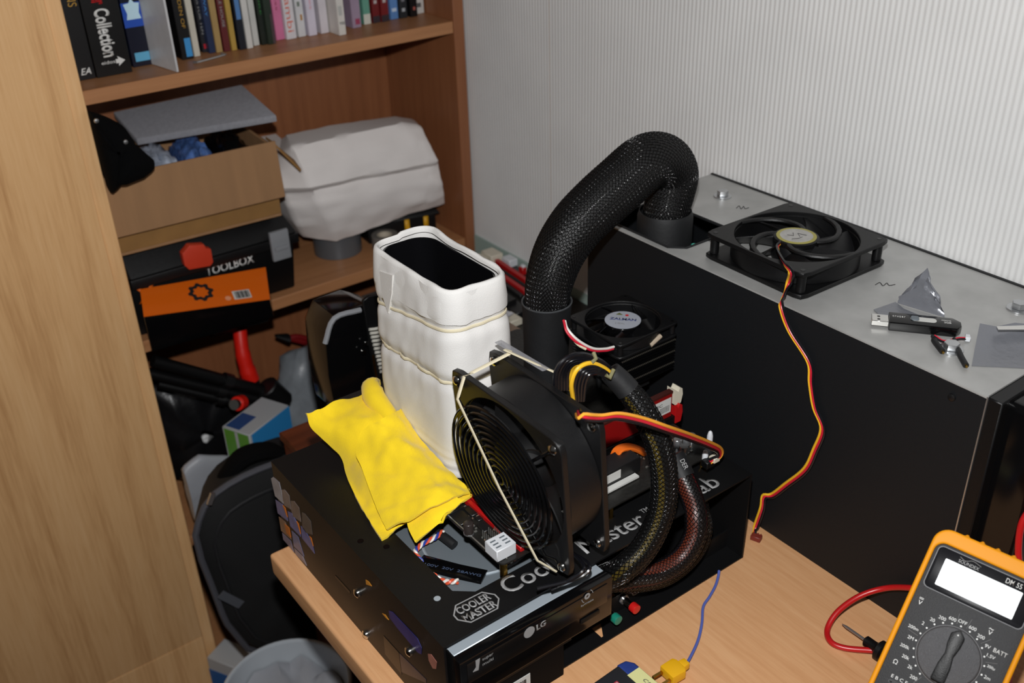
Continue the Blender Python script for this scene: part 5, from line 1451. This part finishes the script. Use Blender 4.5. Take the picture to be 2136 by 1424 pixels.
# ---------------------------------------------------------------- finned cooler with small fan
zf = .190
zc_ = pz(1288, 664, zf) + V((.0035, -.004, 0))
ck = thing('finned_cooler', 'black finned cooler with a small labelled fan on top of the board', 'cooler', (zc_.x, zc_.y, MZ))
fn = MB().box((-.034, -.036, 0), (.038, .036, .0007)).mesh('fin', mat('fin_black', (11, 11, 12), .35, metal=.4))
zt = zf - .0165
zz = MZ + .018
while zz < zt - .003:
    mesh_inst('fin', fn, ck, TM[ck].inverted() @ T(zc_.x, zc_.y, zz)); zz += .0032
nb = MB()
for i in range(34): nb.box((-.033 + i * .0021, -.0368, 0), (-.0322 + i * .0021, -.0355, .0012))
nbm = nb.mesh('fin_teeth', mat('fin_edge', (92, 88, 80), .35, metal=.6))
zz = MZ + .0184 + .0032
k = 0
while zz < zt - .003:
    if k % 4 == 1: mesh_inst('fin_teeth', nbm, ck, TM[ck].inverted() @ T(zc_.x, zc_.y, zz))
    zz += .0032; k += 1
part('core', MB().box((-.018, -.022, 0), (.018, .022, .05)), 'black_steel', ck)
for x in (-.03, -.01, .012, .03): part('heat_pipe', MB().cyl((x, .0, .004), (x, .0, zt - MZ), .003, 10), 'black_steel', ck)
F0 = TM[ck].inverted() @ T(zc_.x, zc_.y, zt)
fan(ck, .0775, .0165, .003, 7, .0185, 'black_satin', 'black_gloss', F0)
part('fan_label', MB().prism(circ(.0178, 40), 0, .0003), mat('label_bluegrey', (168, 172, 182), .4), ck, M=F0 @ T(0, 0, .0152))
text('ZALMAN', ck, F0 @ R(-.85) @ T(0, .001, .0157), mat('print_navy', (60, 70, 120), .5), width=.026, height=.0045, align='CENTER', bold=.03)
part('label_logo', MB().prism(circ(.0018, 12), 0, .0002), 'print_red', ck, M=F0 @ R(-.85) @ T(.003, .0095, .0156))
part('label_logo', MB().prism([(-.005, -.001), (.002, -.001), (-.002, .003)], 0, .0002), mat('print_olive', (96, 100, 50), .5), ck, M=F0 @ R(-.85) @ T(-.003, .0105, .0156))
text('2 SEAL', ck, F0 @ R(-.85) @ T(-.002, -.008, .0157), 'print_grey', width=.010, height=.003, align='CENTER')
fl2 = thing('cooler_fan_lead', 'thin red and white lead curling beside the small cooler fan', 'cable', tuple(py(1250, 728, .62)))
Yl = zc_.y - .047
wires(fl2, [py(1177, 668, Yl + .02), py(1184, 690, Yl + .012), py(1205, 712, Yl + .004), py(1235, 728, Yl), py(1262, 729, Yl), py(1280, 725, Yl)], .0012, ['red_wire', 'white_wire'], .0022, 7, 7, up=(0, 1, .2))
wires(fl2, [py(1190, 700, Yl + .012), py(1205, 718, Yl + .004), py(1222, 728, Yl)], .0012, ['tan_rubber'], .002)
part('tag_end', MB().tube([py(1356, 720, zc_.y - .038), py(1378, 700, zc_.y - .038)], .0024, 8), mat('tag_beige', (176, 160, 140), .5), fl2, world=True)

# ---------------------------------------------------------------- sleeved power cables
braid('sleeve_yellow', 1, 0, (14, 14, 15), [(0, (12, 12, 12)), (.10, (96, 80, 18)), (.22, (12, 12, 12)), (.45, (12, 12, 12)), (.62, (70, 58, 16)), (.70, (12, 12, 12))], .4, -2, 0)
braid('sleeve_red', 1, 0, (20, 15, 15), [(0, (88, 36, 20)), (.25, (96, 18, 20)), (.45, (24, 20, 20)), (.62, (88, 36, 22)), (.8, (30, 26, 34))], .4, -2, 0)
pw = thing('main_power_cable', 'black mesh-sleeved power cable with yellow wires arching over the board', 'cable', tuple(py(1180, 800, .53)))
YA = .500
p_ = [py(1272, 775, .505), py(1305, 808, .495), py(1342, 858, .482), py(1374, 925, .468), py(1386, 1000, .460), py(1378, 1070, .456), py(1345, 1140, .456), py(1300, 1185, .462), py(1258, 1205, .478)]
sp2 = smoothpath(p_, 7)
cr2 = [.0075 + .003 * ss(0, .3, i / len(sp2)) for i in range(len(sp2))]
sv = part('mesh_sleeve', MB().tube(sp2, [r_ * .93 for r_ in cr2], 20, up=(0, 1, 0)), 'sleeve_yellow', pw, world=True, sharp=60)
part('woven_strands', braid_mesh(sp2, cr2, 16, .066, .00052, .00022), 'strand_black', sv, world=True, sharp=180, kind='stuff')
part('heat_shrink', MB().tube(sp2[:9], [.0088, .0092, .0094, .0095, .0096, .0097, .0098, .0099, .0100], 20), 'black_rubber', pw, world=True)
for k in range(7):
    c_ = k - 3
    mt = 'yellow_wire' if k == 5 else 'black_wire'
    q = [py(1158 + 6 * k, 812, .515 + .002 * k), py(1160 + 6 * k, 775, .512 + .002 * k), py(1180 + 5 * k, 748 + 2 * k, .510 + .001 * k), py(1215 + 4 * k, 738 + 5 * k, .508), py(1252 + 2 * k, 752 + 6 * k, .506), py(1276, 772 + 4 * k, .505)]
    part('wire', MB().tube(smoothpath(q, 6), .0019, 8), mt, pw, world=True)
for k in range(5):
    mt = 'yellow_wire' if k == 0 else 'black_wire'
    q = [py(1196 + 5 * k, 835, .506), py(1192 + 7 * k, 800, .503), py(1204 + 6 * k, 770 + 3 * k, .501), py(1230 + 4 * k, 757 + 5 * k, .500), py(1258 + k, 766 + 5 * k, .500), py(1282, 785 + 3 * k, .500)]
    part('wire', MB().tube(smoothpath(q, 6), .0018, 8), mt, pw, world=True)
part('cable_tie', MB().tube([py(1238, 735, .503), py(1243, 748, .499), py(1234, 756, .499)], .0016, 8), mat('tie_olive', (120, 116, 84), .4), pw, world=True)
part('cable_tie', MB().tube([py(1264, 782, .494), py(1272, 788, .492), py(1280, 770, .494)], .0016, 8), 'tie_olive', pw, world=True)
pr = thing('graphics_power_cable', 'copper and red mesh-sleeved power cable curling into the bench', 'cable', tuple(py(1400, 960, .49)))
q = [py(1402, 950, .508), py(1420, 985, .497), py(1440, 1030, .482), py(1452, 1075, .468), py(1448, 1120, .462), py(1420, 1165, .462), py(1370, 1195, .466), py(1310, 1205, .474), py(1262, 1212, .486)]
sp3 = smoothpath(q, 7)
sv = part('mesh_sleeve', MB().tube(sp3, .0092, 20, up=(0, 1, 0)), 'sleeve_red', pr, world=True, sharp=60)
part('woven_strands', braid_mesh(sp3, [.0098] * len(sp3), 16, .062, .00045, .0002), 'strand_black', sv, world=True, sharp=180, kind='stuff')
hs_ = part('heat_shrink', MB().tube([q[0], q[0].lerp(q[1], .5), q[1], q[1].lerp(q[2], .25)], .0108, 20), 'black_rubber', pr, world=True)
dz = (q[1] - q[0]).normalized()
tn = (CO - q[1]).normalized(); tn = (tn - dz * tn.dot(dz)).normalized()
text('DER', hs_, TM[hs_].inverted() @ frame(tuple(q[0].lerp(q[1], .35) + tn * .0112 - dz.cross(tn) * .004), dz, tn.cross(dz), tn), 'print_grey', width=.009, height=.004)
q = [py(1452, 1010, .500), py(1466, 1060, .488), py(1472, 1110, .482), py(1445, 1165, .480), py(1390, 1208, .480), py(1320, 1222, .482), py(1270, 1218, .488)]
sp4 = smoothpath(q, 7)
sv = part('side_sleeve', MB().tube(sp4, .0050, 14), 'sleeve_yellow', pr, world=True, sharp=60)
part('woven_strands', braid_mesh(sp4, [.0054] * len(sp4), 10, .036, .00045, .0002), 'strand_black', sv, world=True, sharp=180, kind='stuff')

# ---------------------------------------------------------------- spare parts on the cabinet
sb = thing('spare_motherboard', 'dark spare motherboard with red slots leaning by the wall', 'motherboard', (.71, 1.02, CT))
SZ = CT + .03
part('tray', MB().box((.56, .80, CT), (.832, 1.20, SZ - .0018)), mat('carton_dark', (52, 48, 46), .6), sb, .001, 1, world=True)
part('circuit_board', MB().box((.562, .802, SZ - .0016), (.830, 1.198, SZ)), 'pcb', sb, world=True)
for (a, b, dz_, mt, wdt) in (((1013, 548), (1098, 606), .010, 'red_plastic', .0035), ((1036, 540), (1100, 583), .010, 'red_plastic', .0035), ((1022, 546), (1100, 598), .007, 'black_plastic', .003), ((1008, 556), (1090, 616), .006, 'chip', .0035)):
    A, B = pz(*a, SZ + dz_), pz(*b, SZ + dz_)
    d = (B - A); L_ = d.length; d.normalize()
    part('slot', MB().box((0, -wdt, -dz_), (L_, wdt, 0)), mt, sb, .0005, 1, M=TM[sb].inverted() @ frame(tuple(A), d, V((-d.y, d.x, 0)), (0, 0, 1)))
for x, y, s_, mt, h_ in ((1000, 535, .008, 'cream_plastic', .014), (1026, 525, .011, 'cream_plastic', .016), (1063, 537, .008, 'white_plastic', .012), (1090, 556, .004, 'red_plastic', .012), (1091, 552, .003, 'white_plastic', .015), (1066, 660, .010, 'cream_plastic', .010), (1058, 684, .013, mat('cap_tan', (128, 108, 92), .5), .016), (1032, 700, .010, 'cap_tan', .010), (1078, 640, .012, 'chip', .008), (1050, 620, .012, 'chip', .014), (1045, 725, .012, 'chip', .008)):
    q = pz(x, y, SZ + h_)
    part('connector', MB().box((q.x - s_, q.y - s_ * 1.3, SZ), (q.x + s_, q.y + s_ * 1.3, SZ + h_)), mt, sb, .001, 1, world=True)
for x, y in ((1031, 590), (1041, 600)):
    q = pz(x, y + 14, SZ)
    part('capacitor', MB().lathe([(.0045, 0), (.0045, .018), (.0038, .019), (.0005, .019)], 12), 'zinc', sb, M=TM[sb].inverted() @ T(q))
A = pz(1040, 655, SZ + .018)
tag(part('white_card', MB().prism([(-.03, -.03), (.022, -.03), (.022, .03), (-.03, .03)], 0, .001), mat('card_bright', (200, 200, 206), .5), None, M=T(A + V((-.012, .012, 0))) @ R(.25)), 'small white card lying on the spare motherboard', 'card')
gc = thing('graphics_card', 'black graphics card with slotted silver vent standing left of the pot', 'graphics card', (.47, .93, -.045))
YG = .885
def gq(x, y, Yv=YG): return py(x, y, Yv)
ps = [gq(683, 700), gq(700, 662), gq(760, 640), gq(800, 650), gq(812, 845), gq(705, 865), gq(690, 790)]
part('shroud', MB().prism([(p_.x, p_.z) for p_ in ps], 0, .05, M=frame((0, YG + .055, 0), (1, 0, 0), (0, 0, 1), (0, -1, 0))), 'black_gloss', gc, .003, 2, world=True)
ed = [gq(678, 716), gq(697, 664), gq(752, 646)]
part('shroud_edge', MB().tube(smoothpath(ed, 4), .003, 8), mat('edge_silver', (130, 132, 136), .4), gc, world=True)
YG2 = YG - .006
bk_ = part('bracket', MB().prism([(p_.x, p_.z) for p_ in (gq(757, 628, YG2), gq(770, 618, YG2), gq(812, 612, YG2), gq(830, 830, YG2), gq(790, 838, YG2))], 0, .004, M=frame((0, YG2 + .004, 0), (1, 0, 0), (0, 0, 1), (0, -1, 0))), 'black_plastic', gc, .0006, 1, world=True)
for k in range(12):
    y_ = 684 + 8.0 * k; x0 = 770 + 2.1 * k; x1 = 802 + 1.2 * k
    q = [gq(x0, y_ + 3, YG2 - .001), gq((x0 + x1) / 2, y_ + 1, YG2 - .001), gq(x1, y_ - 5, YG2 - .001)]
    part('vent_slot', MB().tube(smoothpath(q, 3), .0017, 7), mat('slot_silver', (205, 202, 192), .45, metal=.2), bk_, world=True)
part('gold_edge', MB().tube([gq(778, 740, YG2), gq(786, 790, YG2)], .0014, 6), 'brass', bk_, world=True)
for x, y in ((764, 715), (757, 733)): part('screw', MB().cyl(gq(x, y), gq(x, y) + V((0, -.002, 0)), .003, 10), 'chrome', gc, world=True)
part('foot_block', MB().box((.40, YG + .004, -.045), (.50, YG + .052, .0)), 'black_plastic', gc, .002, 1, world=True)
# ---------------------------------------------------------------- multimeter propped up on its stand
KM = .85
DM = .848 * KM
kc = pd(1978.5, 1369.4, DM)
tgt = CO + CU * .048
lcdc = pd(2040, 1235, DM)
nM = (tgt - lcdc).normalized()
vM = pd(1978.5 + 40.4, 1369.4 - 91.5, DM) - kc; vM = (vM - nM * vM.dot(nM)).normalized(); uM = vM.cross(nM)
MMx = frame(tuple(kc), uM, vM, nM)
U = .000399 * KM                     # metres per photo pixel on the meter face
mm = thing('multimeter', 'digital multimeter in orange rubber holster propped up on the desk', 'multimeter', M=MMx)
bot = -.205 + 245 * U
botp = -318 * U
topv = 246 * U; hw = 119 * U
ch = (topv + botp) / 2
# holster: rounded frame
n_ = 8
oo = rrect(2 * hw, topv - botp, 34 * U, n_, 0, ch); ii = rrect(2 * hw - 22 * U, topv - botp - 66 * U, 20 * U, n_, 0, ch)
part('holster', MB().ring(oo, ii, -.030, .0035), mat('holster_orange', (226, 146, 14), .55, spec=.25), mm, .0022, 3)
part('holster_back', MB().prism(rrect(2 * hw - 4 * U, topv - botp - 4 * U, 32 * U, n_, 0, ch), -.031, -.0265), 'holster_orange', mm, .001, 1)
for k in range(5):
    a_ = -60 * U + k * 32 * U
    part('grip_rib', MB().lathe([(.0022, 0), (.002, .0016), (.0006, .0028)], 10, M=T(a_, topv - .001, -.004) @ R(-PI / 2, 'X')), 'holster_orange', mm)
part('face', MB().prism(rrect(2 * hw - 20 * U, topv - botp - 64 * U, 20 * U, n_, 0, ch), -.026, -.0005), mat('meter_grey', (30, 30, 32), .6, bump=(1600, .3)), mm, .001, 2)
part('top_window', MB().prism(rrect(200 * U, 92 * U, 10 * U, 5, 0, 160 * U), -.0005, .0012), mat('window_black', (18, 18, 22), .16), mm, .0005, 2)
part('window_trim', MB().ring(rrect(204 * U, 96 * U, 11 * U, 5, 0, 160 * U), rrect(200 * U, 92 * U, 10 * U, 5, 0, 160 * U), -.0005, .0008), mat('trim_grey', (70, 70, 74), .5), mm)
part('display', MB().prism(rrect(158 * U, 60 * U, 2 * U, 3, -1 * U, 155.5 * U), .0012, .0015), mat('lcd', (238, 242, 244), .62, metal=.6), mm)
Q = T(0, 0, .0013)
text('DM 55', mm, T(40 * U, 190 * U, .0013), 'print_white', width=32 * U, height=11 * U, bold=.01)
text('SOUNDEX', mm, T(-56 * U, 189 * U, .0013), 'print_grey', width=42 * U, height=7 * U)
part('logo_wave', MB().tube(smoothpath([(-56 * U, 201 * U, .0013), (-44 * U, 197 * U, .0013), (-30 * U, 203 * U, .0013), (-12 * U, 199 * U, .0013)], 5), .0002, 5), 'print_grey', mm)
# knob
kn = part('knob', MB().lathe([(62.5 * U, 0), (62.5 * U, .001), (60 * U, .0035), (58 * U, .004), (1 * U, .004)], 56), mat('knob_grey', (104, 104, 106), .42, metal=.35, bump=(2200, .8)), mm, M=R(-.02))
part('knob_ring', MB().tube([(63.2 * U * math.cos(a * PI / 32), 63.2 * U * math.sin(a * PI / 32), .0002) for a in range(64)], .0003, 5, closed=True), mat('ring_pale', (150, 150, 152), .35, metal=.4), mm)
gp = [(-14, -56), (14, -56), (13, -20), (9, 5), (13, 26), (14, 48), (0, 61), (-14, 48), (-13, 26), (-9, 5), (-13, -20)]
part('pointer', MB().prism([(x * U, y * U) for x, y in gp], .003, .0115), 'black_plastic', kn, .0012, 2)
text('.', kn, T(-1.5 * U, 47 * U, .0117), 'print_white', height=3 * U)
def polar(r_, deg): a = math.radians(90 - deg); return r_ * math.cos(a) * U, r_ * math.sin(a) * U
marks = ['200', '2k', '20k', '200k', '2M', '200m', '2', '20', '200', '600', 'OFF', '600', '200', '9V', '1.5V', '200µ', '2m', '20m']
dot = MB().prism(circ(1.9 * U, 10), 0, .0001).mesh('dial_dot', 'print_white')
for i, s in enumerate(marks):
    deg = -1.4 + (i - 10) * (16.0 if i < 14 else 15.6) if i > 10 else -1.4 + 14.7 * (i - 10)
    x, y = polar(68.5, deg)
    mesh_inst('dial_dot', dot, mm, T(x, y, 0))
    rr_ = 78 if -50 < deg < 40 else (80 if len(s) < 3 else 84)
    if len(s) > 3: rr_ = 81 if deg > 0 else 86
    x, y = polar(rr_, deg)
    text(s, mm, T(x, y, .0001), 'print_white', height=(7.2 if len(s) < 4 else 6.8) * U, align='CENTER')
text('BATT', mm, T(70 * U, 50 * U, .0001), 'print_white', width=27 * U, height=9 * U, bold=.01)
text('V', mm, T(-95 * U, 72 * U, .0001), 'print_white', height=9 * U); text('=', mm, T(-96 * U, 84 * U, .0001), 'print_white', width=9 * U, height=3.5 * U)
text('V', mm, T(48 * U, 78 * U, .0001), 'print_white', height=9 * U); text('~', mm, T(47 * U, 89 * U, .0001), 'print_white', width=9 * U, height=3 * U)
text('Ω', mm, T(-92 * U, -64 * U, .0001), 'print_white', height=10 * U)
for deg in (-81, -8.6, 7.5, 39.5, 70, -154):
    a, b = polar(70, deg), polar(92, deg)
    part('dial_line', MB().tube([(a[0], a[1], .0001), (b[0], b[1], .0001)], .00012, 4), 'print_grey', mm)
text('E B C E', mm, T(-84 * U, -92 * U, .0001), 'print_white', width=34 * U, height=7 * U)
sk = part('transistor_socket', MB().prism(rrect(40 * U, 10 * U, 4 * U, 4, -66 * U, -101 * U), 0, .0004), 'black_satin', mm)
for k in range(4): part('socket_hole', MB().prism(circ(2.4 * U, 10, -80 * U + k * 9.5 * U, -101 * U), .0004, .0006), 'black_gloss', sk)
part('lead_socket', MB().ring(circ(16 * U, 24, 40 * U, -150 * U), circ(8 * U, 24, 40 * U, -150 * U), 0, .002), 'black_satin', mm)
# fold-out stand
pA = V((0, -.01, -.031)); wA = MMx @ pA
foot = V((wA.x + .055, wA.y + .02, .002))
sd = TM[mm].inverted() @ foot
part('stand', MB().add([pA + V((-.02, 0, 0)), pA + V((.02, 0, 0)), sd + V((.02, 0, 0)), sd + V((-.02, 0, 0)), pA + V((-.02, .004, 0)), pA + V((.02, .004, 0)), sd + V((.02, .004, 0)), sd + V((-.02, .004, 0))],
     [(0, 1, 2, 3), (7, 6, 5, 4), (0, 4, 5, 1), (1, 5, 6, 2), (2, 6, 7, 3), (3, 7, 4, 0)]), 'holster_orange', mm)

# red test lead and probe on the desk
mat('lead_red', (178, 24, 26), .32)
tl = thing('test_lead', 'red test lead with black-handled probe curling out beside the multimeter', 'test lead', tuple(pz(1790, 1330, 0)))
pth = [pz(1955, 1232, .060), pz(1905, 1226, .050), pz(1850, 1226, .034), pz(1795, 1242, .024), pz(1748, 1275, .014), pz(1726, 1312, .0045), pz(1733, 1338, .004), pz(1762, 1351, .004), pz(1815, 1356, .006), pz(1838, 1358, .007)]
part('lead', MB().tube(smoothpath(pth, 8), .0026, 12), 'lead_red', tl, world=True)
hA, hB = pz(1804, 1334, .009), pz(1850, 1366, .009)
dp = (hB - hA).normalized()
Mp = T(hA) @ dp.to_track_quat('Z', 'Y').to_matrix().to_4x4()
LH = (hB - hA).length
hdl = part('probe_handle', MB().lathe([(.0030, 0), (.0045, .001), (.0045, .010), (.0058, .013), (.0058, LH - .010), (.0090, LH - .008), (.0090, LH - .004), (.006, LH - .002), (.006, LH + .02)], 20, M=Mp), 'black_plastic', tl, world=True)
part('needle', MB().tube([hA, hA - dp * .019, hA - dp * .0235], [.0012, .0012, .0003], 8), 'zinc', hdl, world=True)
# second lead, right edge of the picture
t2 = thing('spare_test_lead', 'red lead rising in front of the black case bezel', 'test lead', tuple(pz(2128, 1424, .0)))
q = [px(2150, 1060, .655), px(2132, 1090, .65), px(2125, 1130, .648), px(2126, 1175, .646), px(2140, 1230, .640), px(2165, 1300, .63), pz(2185, 1400, .004), pz(2230, 1440, .004)]
part('lead', MB().tube(smoothpath(q, 8), .0026, 12), 'lead_red', t2, world=True)
wires(t2, [pz(2085, 1365, .006), pz(2095, 1390, .005), pz(2092, 1440, .004)], .0026, ['lead_red', 'black_wire'], .008)

# ---------------------------------------------------------------- thermometer with yellow plug
A, B, Cc = pz(1310, 1364, .032), pz(1196, 1440, .032), pz(1420, 1448, .032)
ua = (A - B).normalized(); ub = V((-ua.y, ua.x, 0))            # from near-left along the long edge to the blue end
Mth = frame((A.x, A.y, 0.0), ua, ub, (0, 0, 1))
tm = thing('thermometer', 'dark handheld thermometer with blue end cap and yellow note on the desk', 'thermometer', M=Mth)
wB = -.078
part('body', MB().prism([(-.15, -.004), (-.008, -.001), (-.003, -.006), (-.003, wB + .006), (-.008, wB), (-.15, wB)], .0, .0295), mat('thermo_grey', (34, 35, 38), .45), tm, .003, 3)
part('end_cap', MB().prism([(-.014, -.0005), (-.004, -.0015), (.0, -.008), (.0, wB + .010), (-.004, wB + .001), (-.014, wB)], .0005, .0300), mat('cap_blue', (36, 56, 122), .4), tm, .0028, 3)
nt_ = part('paper_note', MB().box((-.0165, -.058, .0300), (-.0035, -.0145, .0304)), mat('note_yellow', (206, 204, 142), .75), tm, M=T(.002, 0, 0))
text('cpu', nt_, T(-.0125, -.026, .0305) @ R(-PI / 2), mat('pencil', (104, 104, 84), .8), width=.014, height=.005, shear=.2)
br = part('badge', MB().box((-.0300, -.0500, .0295), (-.0245, -.0130, .0298)), mat('badge_red', (170, 46, 62), .45), tm)
text('FLUKE', br, T(-.0290, -.0140, .0299) @ R(-PI / 2), 'print_white', width=.032, height=.0036, bold=.02)
part('screen_recess', MB().prism(rrect(.05, .05, .004, 4, -.064, -.035), .0295, .0297), 'black_gloss', tm)
pgp = pz(1402, 1402, .012)
pg = thing('thermocouple_plug', 'yellow thermocouple plug with thin blue lead beside the thermometer', 'plug', tuple(pz(1405, 1405, 0)))
dpl = (pz(1425, 1395, .01) - pz(1392, 1415, .01)); dpl.z = 0; dpl.normalize(); pp_ = V((-dpl.y, dpl.x, 0))
Mg = TM[pg].inverted() @ frame(tuple(pz(1408, 1406, .004)), dpl, pp_, (0, 0, 1))
mat('plug_yellow', (224, 168, 16), .45)
bd = part('plug_body', MB().prism([(-.010, -.008), (.004, -.0085), (.006, -.005), (.006, .005), (.004, .0085), (-.010, .008)], 0, .0095), 'plug_yellow', pg, .0012, 2, M=Mg)
part('strain_relief', MB().prism([(.006, -.0042), (.013, -.0036), (.013, .0036), (.006, .0042)], .0015, .0085), 'plug_yellow', pg, .0012, 2, M=Mg)
for y_ in (-.005, .005): part('blade', MB().box((-.020, y_ - .0012, .003), (-.010, y_ + .0012, .0055)), 'brass', bd, M=Matrix())
q = [pz(1424, 1396, .0085), pz(1440, 1370, .005), pz(1456, 1335, .003), pz(1464, 1300, .003), pz(1467, 1265, .003), pz(1480, 1244, .003), pz(1492, 1222, .003), pz(1498, 1203, .004), pz(1500, 1190, .006)]
part('lead', MB().tube(smoothpath(q, 7), .0013, 8), mat('lead_blue', (84, 100, 176), .4), pg, world=True)
